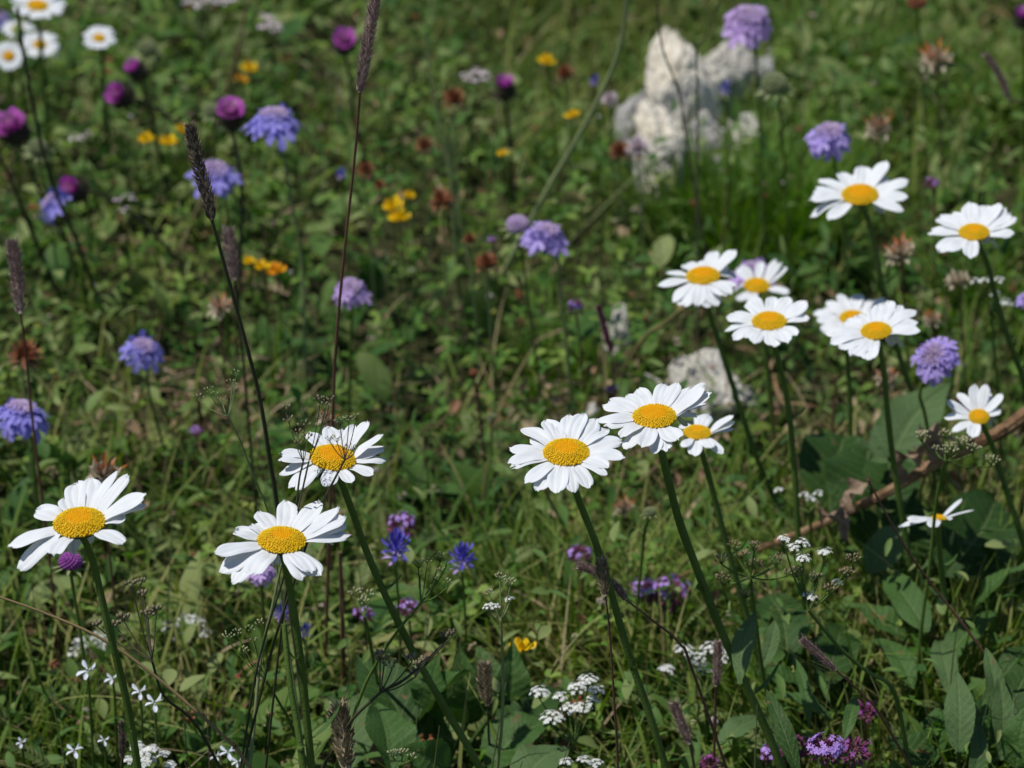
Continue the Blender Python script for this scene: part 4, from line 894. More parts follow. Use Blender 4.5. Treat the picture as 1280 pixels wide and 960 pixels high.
def thyme(px, py, dpx, D, label, seed, m='thyme', n=16):
    r = random.Random(seed + 4000); c = P(px, py, D); R0 = dpx / 2 * D / FPX
    path = stem_path(c - np.array([0, 0, R0 * 0.4]), [(px + 2, py + dpx * 0.7), (px + 3, py + dpx)], 0.01)
    root = empty('wild_thyme', path[-1], label, 'thyme', 'purple thyme heads')
    b = MB(); Rm = []; pp = []; Rf = []; pf = []
    for i in range(120):
        d = nrm([r.gauss(0, 1), r.gauss(0, 1), r.gauss(0.35, 0.8)]); p = c + d * R0 * np.array([1, 1, 0.75]) * r.uniform(0.45, 0.85); s_ = R0 * 0.10 * r.uniform(0.7, 1.2)
        Rm.append(frame(d) * np.array([s_, s_, s_ * 1.8])); pp.append(p)
    b.inst(BV, BF, np.array(Rm), np.array(pp)); b.build('calyxes', M['thyme_dark'], root)
    for i in range(n * 2):
        a = r.uniform(0, 6.28); q = math.sqrt(r.random()); d = nrm([q * math.cos(a), q * math.sin(a) - 0.15, 0.55 + r.uniform(-0.2, 0.3)])
        Rf.append(frame(d, (r.gauss(0, 1), r.gauss(0, 1), 0)) * R0 * r.uniform(0.14, 0.22)); pf.append(c + d * R0 * np.array([1, 1, 0.8]) * r.uniform(0.85, 1.1))
    b = MB(); b.inst(TV, TF, np.array(Rf), np.array(pf)); b.build('petals', M['thyme' if m == 'thyme' else 'purple_bud'], root)
    b = MB(); b.tube(path, 0.0007, 5); b.build('stem', M['stem_red'], root)
    return root
for a in [(1033, 938, 50, 1.34, 'bright purple thyme head at the bottom right', 1, 'thyme', 26), (1080, 890, 38, 1.45, 'dark purple thyme head above the bright one', 2, 'thyme_dark', 4),
          (1068, 940, 46, 1.37, 'dark maroon thyme head right of the bright one', 3, 'thyme_dark', 4), (1000, 935, 40, 1.43, 'dark maroon thyme head left of the bright one', 4, 'thyme_dark', 5),
          (965, 945, 36, 1.43, 'violet thyme head lowest and leftmost of the thyme at bottom right', 5, 'thyme', 10), (888, 955, 30, 1.42, 'crimson thyme head at the bottom edge under the slender grass head', 6, 'thyme_dark', 4),
          (835, 745, 60, 1.60, 'mauve thyme head right of the central daisy stem', 7, 'thyme', 12), (805, 740, 40, 1.60, 'pale mauve thyme head beside the larger one at right of the central stem', 8, 'thyme', 12),
          (503, 658, 42, 1.6, 'magenta thyme head above the deep blue milkwort', 9, 'thyme', 10), (455, 770, 30, 1.55, 'violet thyme head between the leaning stems at lower left', 10, 'thyme', 8),
          (510, 760, 30, 1.52, 'violet thyme head under the deep blue milkwort', 11, 'thyme', 10), (245, 540, 20, 1.75, 'small violet thyme head beside the pinkish stalk at left', 12, 'thyme', 8),
          (725, 695, 34, 1.6, 'mauve thyme head just left of the central daisy stem', 13, 'thyme', 10), (765, 490, 20, 1.85, 'small mauve thyme head above the touching trio', 14, 'thyme', 8),
          (615, 300, 14, 1.9, 'tiny pink-violet thyme head below the broad rusty clover', 15, 'thyme', 8), (1165, 230, 22, 1.85, 'small mauve thyme head left above the right edge daisy', 16, 'thyme', 8),
          (720, 385, 26, 1.8, 'small pink thyme head at centre left of the grey stone', 17, 'thyme', 8)]:
    thyme(*a)

# ================================================================= ROCKS
def rock(px, py, wpx, hpx, D, label, m='rock', seed=0, thick=0.8, facets=22, lean=0.0, rough=0.10, lo=0.50, hi=0.88, crack=0.10, back=0.35):
    r = random.Random(seed + 33); c = P(px, py, D); sx = wpx / 2 * D / FPX; sz = hpx / 2 * D / FPX / math.cos(PITCH)
    bmh = bmesh.new(); bmesh.ops.create_icosphere(bmh, subdivisions=6, radius=1.25)
    pl = [(nrm([r.gauss(0, 1), r.gauss(0, 1), r.gauss(0, 0.8)]), r.uniform(lo, hi)) for _ in range(facets)]
    off = Vector((r.uniform(0, 50), r.uniform(0, 50), r.uniform(0, 50)))
    for v in bmh.verts:
        p = np.array(v.co); q0 = v.co * 2.2 + off
        w_ = 0.06 * mnoise.noise(q0)
        for n_, d_ in pl:
            e = np.dot(p, n_) - d_ - w_
            if e > 0: p = p - n_ * e
        q = Vector(p)
        k = 1 + rough * mnoise.noise(q * 2.0 + off) + rough * 0.5 * mnoise.noise(q * 6 + off) + rough * 0.35 * mnoise.noise(q * 16 + off)
        rd1 = 1 - abs(mnoise.noise(Vector((q[0] * 2.6, q[1] * 2.6, q[2] * 1.1)) + off * 2))
        k -= crack * max(0, rd1 - 0.90) / 0.10 + crack * 0.5 * max(0, 1 - abs(mnoise.noise(q * 5 + off * 3)) - 0.93) / 0.07
        v.co = (p[0] * k * sx + lean * p[2] * sx, p[1] * k * sx * thick + back * p[2] * sz, p[2] * k * sz * (1.0 if p[2] > 0 else 1.9))
    me = bpy.data.meshes.new('rock'); bmh.to_mesh(me); bmh.free()
    me.materials.append(M[m]); o = bpy.data.objects.new('rock', me); COL.objects.link(o); o.location = c
    for q in me.polygons: q.use_smooth = True
    return tag(o, label, 'rock', 'pale limestone rocks')
rock(845, 112, 84, 132, 2.28, 'tallest cream-white limestone rock standing upright at upper centre right', 'rock', 1, 0.8, 16, -0.05, lo=0.70, hi=0.98, rough=0.16, crack=0.30)
rock(908, 90, 78, 72, 2.36, 'grey jagged rock leaning on the right of the tallest white rock', 'rockpale', 2, 0.8, lo=0.6, hi=0.95, rough=0.18, crack=0.30)
rock(826, 182, 74, 84, 2.22, 'low whitish rock at the foot of the tallest rock', 'rock', 3, 0.8, lo=0.66, hi=0.95, rough=0.18, crack=0.30)
rock(789, 152, 52, 60, 2.26, 'bluish grey rock at the lower left of the tallest rock', 'rockgrey', 4, 0.8, lo=0.62, rough=0.16)
rock(930, 176, 72, 70, 2.28, 'grey streaked rock right of the foot of the tallest rock, behind grass', 'rockpale', 5, 0.9, lo=0.6, rough=0.18)
rock(878, 172, 50, 60, 2.27, 'grey rock wedged between the low whitish rock and the streaked one', 'rockgrey', 16, 0.9, lo=0.6, rough=0.18)
rock(955, 88, 40, 36, 2.38, 'small dull grey rock behind the green seed head', 'rockgrey', 6, 0.9)
rock(878, 490, 100, 96, 1.88, 'large rounded pale grey rock behind the touching trio of daisies', 'rockpale', 7, 0.8, rough=0.10, lo=0.66, hi=0.98, crack=0.08)
rock(930, 508, 66, 44, 1.90, 'flat grey slab sloping off the large rounded rock', 'rockgrey', 8, 0.9)
rock(772, 412, 48, 70, 2.0, 'narrow grey stone behind the thin purple grass spike', 'rockpale', 9, 0.7, rough=0.16)
rock(815, 482, 36, 30, 1.90, 'small pale stone left of the large rounded rock', 'rockpale', 10)
rock(478, 468, 20, 18, 1.90, 'tiny whitish pebble in the dark gap at centre left', 'rock', 11)
rock(740, 515, 22, 20, 1.82, 'tiny pale pebble above the leftmost of the touching trio', 'rockpale', 12)

# ================================================================= BROAD LEAVES
def leafy_plant(name, label, cat, root_at, leaves, m, group=None, stalk=None, petiole=True):
    root = empty(name, root_at, label, cat, group)
    for i, L in enumerate(leaves):
        kw = dict(L[3]) if len(L) > 3 else {}
        mm = kw.pop('m', m); nm = 'leaf'
        b = MB(); big_leaf(b, L[0], L[1], L[2], seed=i + int(abs(root_at[0]) * 1000), **kw)
        if petiole:
            p0 = np.array([root_at[0], root_at[1], root_at[2]]); p1 = np.asarray(L[0]); b.tube(smooth_path([p0, (p0 + p1) / 2 + np.array([0, 0, 0.004]), p1 + (np.asarray(L[1]) - p1) * 0.03], 8), 0.0012, 6)
        b.build(nm, M[mm], root)
    if stalk is not None:
        b = MB(); b.tube(stalk[0], stalk[1], 7); b.build('stem', M['stem'], root)
    return root
c0 = PZ(545, 1000, 0.0)
leafy_plant('broad_leaved_dock', 'rosette of large pointed fresh green leaves at the bottom centre', 'leafy plant', c0, [
    (PZ(560, 960, 0.035), PZ(463, 868, 0.075), 0.034, dict(fold=0.5, arch=0.05, wav=0.09, roll=0.35)),
    (PZ(530, 965, 0.035), P(588, 838, 1.44), 0.030, dict(fold=0.5, arch=0.12, wav=0.07, roll=-0.5)),
    (P(585, 905, 1.50), P(573, 808, 1.48), 0.022, dict(side_hint=-FW, fold=0.25, wav=0.03)),
    (P(620, 890, 1.50), P(598, 808, 1.50), 0.022, dict(side_hint=UP * 0.6 - FW, fold=0.25)),
    (P(628, 900, 1.49), P(640, 800, 1.49), 0.020, dict(side_hint=UP * 0.6 - FW + RT * 0.5, fold=0.3)),
    (P(545, 900, 1.47), P(548, 818, 1.46), 0.022, dict(side_hint=UP * 0.7 - FW - RT * .4, fold=0.3)),
    (P(640, 930, 1.47), P(700, 860, 1.50), 0.034, dict(side_hint=UP - FW * .3, fold=0.2, m='bigdark')),
    (P(610, 960, 1.45), P(690, 900, 1.46), 0.030, dict(side_hint=UP - FW * .6, fold=0.3)),
    (P(520, 930, 1.46), P(445, 820, 1.5), 0.030, dict(side_hint=UP - FW * .6, fold=0.3, m='bigdark')),
    (P(490, 965, 1.42), P(470, 880, 1.46), 0.026, dict(side_hint=UP - FW * .8 + RT * .5, fold=0.4)),
    (P(560, 960, 1.42), P(500, 935, 1.40), 0.022, dict(side_hint=-FW + UP * .3, fold=0.3)),
    (P(650, 985, 1.40), P(715, 935, 1.43), 0.026, dict(side_hint=UP - FW * .4, fold=0.2, m='bigblue')),
    (P(440, 960, 1.46), P(425, 860, 1.52), 0.026, dict(side_hint=UP - FW * .4, fold=0.2, m='bigblue')),
], 'big')
c1 = PZ(1110, 660, 0.0)
leafy_plant('coltsfoot', 'broad bluish green leaf standing behind the dead stalk, under the face-on scabious', 'leafy plant', c1, [
    (P(1105, 600, 1.66), P(1188, 478, 1.68), 0.036, dict(side_hint=UP * .5 - FW - RT * .3, fold=0.2, m='bigblue')),
    (P(1130, 585, 1.62), P(1085, 575, 1.60), 0.016, dict(side_hint=UP - FW, m='bigblue')),
    (P(1110, 640, 1.60), P(1110, 560, 1.64), 0.03, dict(side_hint=UP * .5 - FW, m='bigdark')),
], 'bigblue')
c2 = PZ(1075, 690, 0.0)
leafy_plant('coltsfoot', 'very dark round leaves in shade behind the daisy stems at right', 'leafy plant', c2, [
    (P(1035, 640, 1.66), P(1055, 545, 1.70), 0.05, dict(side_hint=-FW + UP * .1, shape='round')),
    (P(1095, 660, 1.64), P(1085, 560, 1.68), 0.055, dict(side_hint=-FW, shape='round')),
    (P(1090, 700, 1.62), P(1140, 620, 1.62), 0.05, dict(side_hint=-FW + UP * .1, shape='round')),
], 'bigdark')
c3 = PZ(1200, 780, 0.0)
leafy_plant('coltsfoot', 'large overlapping deep green leaves under the withering daisy at lower right', 'leafy plant', c3, [
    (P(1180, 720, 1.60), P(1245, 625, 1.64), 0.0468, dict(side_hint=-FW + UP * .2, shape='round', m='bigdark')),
    (P(1085, 715, 1.58), P(1135, 655, 1.6), 0.0202, dict(side_hint=UP * .5 - FW, m='bigblue')),
    (P(1130, 800, 1.54), P(1062, 755, 1.56), 0.0187, dict(side_hint=UP - FW * .5)),
    (P(1160, 790, 1.53), P(1105, 715, 1.58), 0.0187, dict(side_hint=UP * .3 - FW)),
    (P(1180, 830, 1.52), P(1245, 765, 1.55), 0.0173, dict(side_hint=UP - FW * .4)),
    (P(1220, 760, 1.56), P(1290, 705, 1.56), 0.0173, dict(side_hint=UP - FW * .2)),
    (P(1140, 860, 1.49), P(1090, 800, 1.54), 0.0144, dict(side_hint=UP - FW * .5)),
    (P(1190, 870, 1.48), P(1175, 800, 1.54), 0.0137, dict(side_hint=UP - FW * .5, m='bigblue')),
    (P(1250, 850, 1.50), P(1290, 805, 1.52), 0.0158, dict(side_hint=UP - FW * .5, m='bigdark')),
    (P(1240, 700, 1.6), P(1200, 680, 1.58), 0.0144, dict(side_hint=UP - FW * .3, m='bigdark')),
], 'big')
c4 = PZ(985, 880, 0.0)
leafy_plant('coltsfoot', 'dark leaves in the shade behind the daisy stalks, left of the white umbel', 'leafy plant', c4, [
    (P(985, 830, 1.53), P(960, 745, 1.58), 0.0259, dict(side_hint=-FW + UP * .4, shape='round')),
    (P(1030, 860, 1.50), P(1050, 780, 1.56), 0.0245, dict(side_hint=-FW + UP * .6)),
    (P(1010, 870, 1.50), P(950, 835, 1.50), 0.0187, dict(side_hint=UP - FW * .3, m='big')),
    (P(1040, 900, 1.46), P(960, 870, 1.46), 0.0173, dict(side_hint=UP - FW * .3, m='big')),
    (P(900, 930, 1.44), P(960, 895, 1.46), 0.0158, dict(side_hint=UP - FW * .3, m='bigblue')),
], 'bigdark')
c5 = PZ(1195, 1000, 0.0)
leafy_plant('plantain', 'upright oval blue-green leaf at the bottom right with smaller blades beside it', 'leafy plant', c5, [
    (P(1199, 940, 1.40), P(1196, 838, 1.42), 0.0155, dict(side_hint=-FW - RT * .25 + UP * .2, m='bigblue', fold=0.15, wav=0.03)),
    (P(1212, 945, 1.42), P(1228, 868, 1.43), 0.013, dict(side_hint=-FW + RT * .4, fold=0.2, shape='lance', m='big')),
    (P(1240, 930, 1.43), P(1232, 810, 1.45), 0.012, dict(side_hint=-FW + RT * .2, shape='lance', m='bigblue')),
    (P(1250, 950, 1.42), P(1248, 845, 1.44), 0.013, dict(side_hint=-FW + RT * .2, shape='lance', m='bigblue')),
    (P(1215, 985, 1.40), P(1220, 900, 1.42), 0.010, dict(side_hint=-FW + RT * .2, shape='lance', m='bigblue')),
    (P(1255, 900, 1.44), P(1290, 830, 1.46), 0.02, dict(side_hint=UP - FW * .5, m='bigdark')),
    (P(1160, 960, 1.42), P(1110, 920, 1.44), 0.025, dict(side_hint=UP - FW * .2, m='bigdark')),
    (P(1270, 960, 1.42), P(1285, 880, 1.42), 0.018, dict(side_hint=UP - FW * .5)),
], 'big')
leafy_plant('plantain', 'tall narrow pointed blades leaning at the bottom, left of the thyme', 'leafy plant', PZ(985, 1010, 0.0), [
    (P(1000, 975, 1.34), P(958, 862, 1.36), 0.009, dict(side_hint=-FW, shape='lance', m='bigdark')),
    (P(925, 855, 1.36), P(945, 765, 1.38), 0.011, dict(side_hint=-FW - RT * .4, shape='lance', m='bigblue')),
    (P(950, 840, 1.42), P(968, 775, 1.44), 0.008, dict(side_hint=-FW + UP * .3, shape='lance', m='bigblue')),
    (P(1012, 910, 1.42), P(990, 820, 1.45), 0.006, dict(side_hint=-FW + UP * .3, shape='lance', m='big')),
    (P(1055, 925, 1.38), P(1070, 870, 1.4), 0.007, dict(side_hint=-FW + UP * .3, shape='lance', m='big')),
], 'bigblue', petiole=False)
leafy_plant('plantain', 'pair of grey-green oval leaves at the centre, left of the grey stone', 'leafy plant', PZ(588, 470, 0), [
    (PZ(592, 430, 0.03), PZ(585, 365, 0.04), 0.020, dict(side_hint=-FW + UP * .5)), (PZ(600, 640, 0.04), PZ(540, 625, 0.05), 0.022, dict()),
    (PZ(850, 700, 0.03), PZ(1000, 545, 0.03), 0.001, dict())], 'bigblue', petiole=False) if False else None
leafy_plant('plantain', 'grey-green upright oval leaf in the dark middle of the meadow', 'leafy plant', PZ(588, 450, 0), [(PZ(592, 425, 0.02), P(585, 362, 1.93), 0.020, dict(side_hint=-FW + UP * .5))], 'bigblue')
leafy_plant('plantain', 'yellow-green long leaf behind the small daisy of the touching trio', 'leafy plant', PZ(905, 600, 0), [(PZ(900, 560, 0.03), PZ(985, 538, 0.05), 0.016, dict(side_hint=UP - FW * .3, shape='lance', m='grass')), (PZ(925, 500, 0.03), PZ(935, 560, 0.03), 0.03, dict(m='bigdark'))], 'big')
leafy_plant('plantain', 'flat grey-green leaf lying below the twig-crossed daisy, right of its stem', 'leafy plant', PZ(600, 650, 0), [(PZ(598, 632, 0.03), PZ(535, 622, 0.04), 0.018, dict()), (PZ(560, 660, 0.02), PZ(520, 690, 0.03), 0.016, dict())], 'bigblue')

# ================================================================= DEAD STALK WITH CURLED LEAVES
def dead_stalk():
    pts = [P(835, 725, 1.66), P(930, 692, 1.65), P(1010, 662, 1.63), P(1100, 620, 1.60), P(1180, 573, 1.57), P(1250, 540, 1.55), P(1320, 490, 1.53)]
    path = smooth_path(pts, 60); n = 60; sides = 20
    rad = np.linspace(0.0012, 0.0040, n)[:, None] * (1 + 0.16 * np.cos(np.arange(sides) * 2 * math.pi / sides * 7)[None] + 0.10 * rng.standard_normal(sides)[None])
    rad = rad * (1 + 0.05 * np.sin(np.linspace(0, 30, n))[:, None])
    root = empty('dead_stalk', path[0], 'thick dead brown stalk lying diagonally at right with shrivelled leaves', 'dead stalk')
    b = MB(); b.tube(path, rad, sides); b.build('stem', M['deadstem'], root)
    for k, (a, c, w) in enumerate([(P(1125, 608, 1.58), P(1150, 565, 1.56), 0.012), (P(1150, 585, 1.57), P(1190, 545, 1.55), 0.012), (P(1045, 650, 1.6), P(1058, 678, 1.58), 0.009),
                                   (P(1170, 575, 1.56), P(1150, 535, 1.58), 0.012), (P(1060, 640, 1.6), P(1090, 600, 1.6), 0.012), (P(1030, 650, 1.6), P(1058, 665, 1.57), 0.012)]):
        b = MB(); big_leaf(b, a, c, w, side_hint=UP - FW * 0.4, fold=0.6, wav=0.3, arch=0.2, seed=k); b.build('shrivelled_leaf', M['deadleaf'], root)
dead_stalk()

def long_stem(pix, D, D2, rpx, label, m='stem_pale', name='plant_stalk', ground=True):
    ds = np.linspace(D, D2, len(pix)); pts = [P(a, b_, d) for (a, b_), d in zip(pix, ds)]
    if ground and pts[-1][2] > 0.02:
        e = pts[-1] + nrm(pts[-1] - pts[-2]) * pts[-1][2] * 1.2; e[2] = -0.005; pts.append(e)
    path = smooth_path(pts, 30); b = MB(); b.tube(path, rpx * D / FPX * np.linspace(0.8, 1.3, 30), 7)
    o = b.build(name, M[m], origin=path[-1]); return tag(o, label, 'stalk', 'bare stalks')
long_stem([(785, -20), (775, 60), (745, 130), (715, 185), (680, 245)], 1.80, 1.98, 3.2, 'long curved grey-green stalk crossing left of the white rock from the top edge', 'stem_bright')
long_stem([(830, 195), (790, 225), (745, 270), (715, 300)], 2.1, 2.2, 2.0, 'pale slanting stalk between the white rock and the central lilac bloom')
long_stem([(820, -10), (828, 60), (850, 120), (862, 200)], 1.8, 1.85, 1.3, 'thin dark stalk crossing the face of the tallest white rock', 'stem_dark')
long_stem([(905, -10), (880, 50), (871, 60), (872, 130), (872, 220)], 1.8, 1.85, 1.3, 'upright dark stalk in front of the right edge of the tallest rock', 'stem_dark')
long_stem([(22, 10), (30, 70), (45, 150), (62, 220), (95, 300), (110, 340)], 1.8, 1.95, 2.6, 'long dark stalk running down from the top left daisies', 'stem_dark')
long_stem([(0, 195), (20, 240), (40, 290)], 1.9, 1.95, 2.6, 'short dark stalk entering from the left edge', 'stem_dark')
long_stem([(-10, 743), (60, 768), (130, 800), (200, 850), (290, 930), (320, 970)], 1.28, 1.30, 2.0, 'thin wiry stalk arching from the left edge across the far left daisy stem', 'stem_straw')
long_stem([(352, 705), (340, 760), (325, 830), (312, 960)], 1.30, 1.33, 2.0, 'pale stalk leaning left just beside the lower left daisy stem', 'stem_pale')
long_stem([(355, 780), (362, 850), (376, 935), (380, 970)], 1.27, 1.28, 4.0, 'thick cut green stalk left of the lower left daisy stem', 'stem')
long_stem([(425, 690), (428, 780), (430, 850)], 1.52, 1.58, 3.0, 'reddish upright stalk below the twig-crossed daisy', 'stem_red')
long_stem([(248, 490), (250, 520), (256, 570)], 1.82, 1.88, 3.2, 'pinkish thick stalk left of the sparse greenish sprig', 'stem_red')
long_stem([(1085, 600), (1112, 650), (1142, 700), (1180, 750), (1240, 830)], 1.40, 1.46, 1.5, 'thin mauve-brown stalk slanting over the dark leaves at right', 'stem_red')
long_stem([(1045, 470), (1040, 540), (1035, 620)], 1.75, 1.8, 2.2, 'reddish brown stalk under the half-hidden daisy', 'stem_red')
long_stem([(310, 0), (300, 50), (288, 95)], 2.2, 2.25, 2.4, 'pale straw stalk from the top edge above the upright thistle', 'stem_straw')
long_stem([(680, 610), (700, 650), (720, 690)], 1.66, 1.74, 2.4, 'pale straw stalk slanting left of the central daisy stem', 'stem_straw')
long_stem([(855, 385), (830, 405), (800, 430)], 1.75, 1.85, 2.4, 'pale straw stalk below the skirted daisy', 'stem_straw')
long_stem([(530, 40), (545, 130), (565, 230)], 2.05, 2.1, 2.0, 'thin grey stalk rising past the rusty clover heads', 'stem_pale')
long_stem([(560, 150), (563, 200), (567, 265)], 1.95, 2.0, 2.4, 'pale stalk holding the topmost rusty clover head region', 'stem_pale')

# ================================================================= UNCOUNTABLE GROUND COVER
X0, X1, Y0, Y1 = -1.0, 1.0, 1.0, 3.9
lat = rng.random((64, 64))
def vnoise(x, y, s):
    u = (x * s + 13.7) % 60; v = (y * s + 7.3) % 60; i = u.astype(int); j = v.astype(int); a = u - i; b_ = v - j
    a = a * a * (3 - 2 * a); b_ = b_ * b_ * (3 - 2 * b_)
    return lat[i, j] * (1 - a) * (1 - b_) + lat[i + 1, j] * a * (1 - b_) + lat[i, j + 1] * (1 - a) * b_ + lat[i + 1, j + 1] * a * b_
def to_px(x, y, z):
    d = np.stack([x, y, z - CAM_H], -1); dp = d @ FW
    return 640 + FPX * (d @ RT) / dp, 480 - FPX * (d @ UP) / dp
def scatter(N, seedn=0.0, scale=4.0, power=1.0, keep=None):
    """random ground points, denser inside the seen part, patchy"""
    m = int(N * 3.2)
    y = Y0 + (Y1 - Y0) * rng.random(m) ** 1.15; x = (rng.random(m) * 2 - 1) * 1.0
    half = 0.14 + 0.20 * y
    dens = np.where(np.abs(x) < half, 1.0, np.clip(1 - (np.abs(x) - half) / 0.45, 0.12, 1))
    dens *= np.clip(1.3 - np.clip(y - 2.9, 0, 2) * 0.9, 0.25, 1)
    nz = vnoise(x + seedn, y + seedn * 1.7, scale) * 0.6 + vnoise(x + seedn, y - seedn, scale * 2.7) * 0.4
    dens *= np.clip((nz - 0.18) * 2.4, 0.03, 1.0) ** (power * 1.25)
    if keep is not None: dens = dens * keep(x, y)
    k = rng.random(m) < dens
    x, y = x[k][:N], y[k][:N]
    return x, y
def gza(x, y): return 0.004 * np.sin(x * 7) * np.cos(y * 5)
def put(b, tmpl, x, y, z, yaw, pitch, roll, s, mi=0):
    idx = rng.integers(0, len(tmpl), len(x))
    Rm = rot_many(yaw, pitch, roll, s); pos = np.stack([x, y, z], -1)
    for k, (v, f) in enumerate(tmpl):
        w = idx == k
        b.inst(v, f, Rm[w], pos[w], mi)
U = lambda a, b_, n: rng.uniform(a, b_, n)
H = lambda x, y: 0.25 + 1.7 * vnoise(x, y, 4.3) ** 1.3 + 0.4 * vnoise(x, y, 13.0) ** 2           # local height of the sward

# clover and other three-part leaves
def trefoil(L, cup, sh='obov', W=0.85):
    V = []; F = []; n = 0
    for a in (0, 2.2, -2.2):
        v, f = leaf_t(L, L * W, 0.15, cup, 4, 3, sh, lift=0.15)
        ca, sa = math.cos(a), math.sin(a); R = np.array([[ca, -sa, 0], [sa, ca, 0], [0, 0, 1]])
        V.append(v @ R.T); F.append(f + n); n += len(v)
    return np.concatenate(V), np.concatenate(F)
TF3 = [trefoil(1, 0.15), trefoil(1, 0.35), trefoil(1, 0.2, 'ovate', 0.6), trefoil(0.9, 0.1, 'ovate', 0.45)]
b = MB()
N = 13000; x, y = scatter(N, 1.3, 5, 1.2); n = len(x)
put(b, TF3, x, y, U(0.006, 0.062, n) * H(x, y), U(0, 6.28, n), rng.normal(0, 0.4, n), rng.normal(0, 0.4, n), U(0.0045, 0.0105, n))
tag(b.build('clover_leaves', M['clover']), 'patchy green clover foliage covering the meadow floor', 'clover leaves', kind='stuff')
# assorted ovate and lance leaves, grouped in little rosettes
b = MB()
LV = [leaf_t(1, 0.42, 0.25, 0.2, 6, 3, 'lance', lift=0.35), leaf_t(1, 0.30, 0.45, 0.25, 6, 3, 'lance', lift=0.5), leaf_t(1, 0.55, 0.2, 0.15, 6, 3, 'ovate', lift=0.3), leaf_t(1, 0.2, 0.3, 0.3, 6, 3, 'lance', lift=0.3)]
N = 3300; x, y = scatter(N, 4.1, 4, 1.2)
k = rng.integers(4, 9, len(x)); sz = U(0.014, 0.040, len(x)) * np.where(rng.random(len(x)) < 0.75, 0.8, 1.2)
xx = np.repeat(x, k); yy = np.repeat(y, k); ss = np.repeat(sz, k); n = len(xx); hh = np.repeat(U(0.0, 0.03, len(x)), k) * H(xx, yy)
put(b, LV, xx + rng.normal(0, 0.003, n), yy + rng.normal(0, 0.003, n), hh + U(0, 0.01, n), U(0, 6.28, n), U(0.0, 1.0, n), rng.normal(0, 0.35, n), ss * U(0.7, 1.15, n))
# larger single leaves and low rosettes
N = 1500; x, y = scatter(N, 14.4, 3, 1.5); n = len(x)
put(b, [leaf_t(1, 0.45, 0.3, 0.2, 8, 5, 'ovate', lift=0.35, wav=0.05), leaf_t(1, 0.3, 0.4, 0.25, 8, 5, 'lance', lift=0.45, wav=0.05), leaf_t(1, 0.6, 0.15, 0.12, 8, 5, 'round', lift=0.2)], x, y, U(0.015, 0.06, n) * H(x, y), U(0, 6.28, n), U(-0.1, 0.9, n), rng.normal(0, 0.35, n), U(0.018, 0.036, n))
# small leaves up short stems
N = 16000; x, y = scatter(N, 9.1, 6, 1.3); n = len(x)
put(b, LV, x, y, U(0.01, 0.085, n) * H(x, y), U(0, 6.28, n), rng.normal(0.2, 0.5, n), rng.normal(0, 0.5, n), U(0.006, 0.017, n))
tag(b.build('meadow_leaves', M['leafA']), 'mixed small green leaves of meadow herbs', 'meadow leaves', kind='stuff')
# grass blades
b = MB()
GB = [leaf_t(1, 0.030, 0.25, 0.3, 7, 2, 'grass', lift=0.1), leaf_t(1, 0.022, 0.55, 0.3, 7, 2, 'grass', lift=0.2), leaf_t(1, 0.040, 0.12, 0.3, 6, 2, 'grass'), leaf_t(1, 0.028, 0.9, 0.3, 8, 2, 'grass', lift=0.4)]
N = 19000; x, y = scatter(N, 2.2, 3, 1.3); n = len(x)
put(b, GB, x, y, U(0, 0.02, n), U(0, 6.28, n), U(0.6, 1.5, n), rng.normal(0, 0.4, n), U(0.035, 0.10, n))
tb = MB()
def tuft(px, py, rad, N, l0, l1, spread=0.35, wd=1.0):
    c = PZ(px, py, 0.0); a = U(0, 6.28, N); q = np.sqrt(rng.random(N)) * rad
    N = int(N); put(tb if px > 640 and py < 600 else b, GB, c[0] + q * np.cos(a), c[1] + q * np.sin(a), U(0, 0.005, N), a - math.pi / 2 + rng.normal(0, 0.5, N), math.pi / 2 - np.abs(rng.normal(0, spread, N)), rng.normal(0, 0.4, N), U(l0, l1, N))
tuft(930, 335, 0.075, 420, 0.05, 0.11); tuft(860, 300, 0.05, 200, 0.05, 0.09); tuft(985, 330, 0.05, 220, 0.05, 0.1); tuft(720, 830, 0.05, 420, 0.04, 0.09, 0.5); tuft(665, 800, 0.04, 260, 0.04, 0.08, 0.5)
tuft(760, 860, 0.04, 200, 0.04, 0.08, 0.5); tuft(1180, 170, 0.08, 300, 0.05, 0.10, 0.5); tuft(1230, 960, 0.05, 200, 0.03, 0.08, 0.6); tuft(1130, 990, 0.05, 180, 0.03, 0.08, 0.6); tuft(1070, 130, 0.09, 300, 0.05, 0.11, 0.5)
tuft(835, 250, 0.05, 220, 0.03, 0.07); tuft(905, 235, 0.05, 240, 0.03, 0.07); tuft(880, 560, 0.03, 120, 0.03, 0.06, 0.5); tuft(1150, 860, 0.06, 260, 0.05, 0.12, 0.6); tuft(1230, 900, 0.06, 240, 0.05, 0.12, 0.6); tuft(1000, 800, 0.05, 200, 0.05, 0.11, 0.7); tuft(1200, 1000, 0.07, 360, 0.05, 0.11, 0.6); tuft(1060, 1000, 0.07, 300, 0.05, 0.10, 0.6); tuft(930, 900, 0.05, 160, 0.05, 0.11, 0.7); tuft(1060, 880, 0.05, 220, 0.04, 0.09, 0.6); tuft(1180, 900, 0.05, 260, 0.04, 0.10, 0.6); tuft(1120, 800, 0.04, 160, 0.04, 0.10, 0.6); tuft(1250, 820, 0.05, 200, 0.05, 0.10, 0.6)
tuft(30, 980, 0.05, 160, 0.03, 0.08, 0.6); tuft(230, 985, 0.06, 180, 0.03, 0.09, 0.6); tuft(850, 960, 0.05, 160, 0.03, 0.08, 0.6); tuft(720, 480, 0.06, 200, 0.04, 0.08, 0.6); tuft(1250, 420, 0.05, 150, 0.05, 0.12, 0.5)
tag(b.build('grass', M['grass']), 'fine green and yellowish grass blades among the flowers', 'grass', kind='stuff')
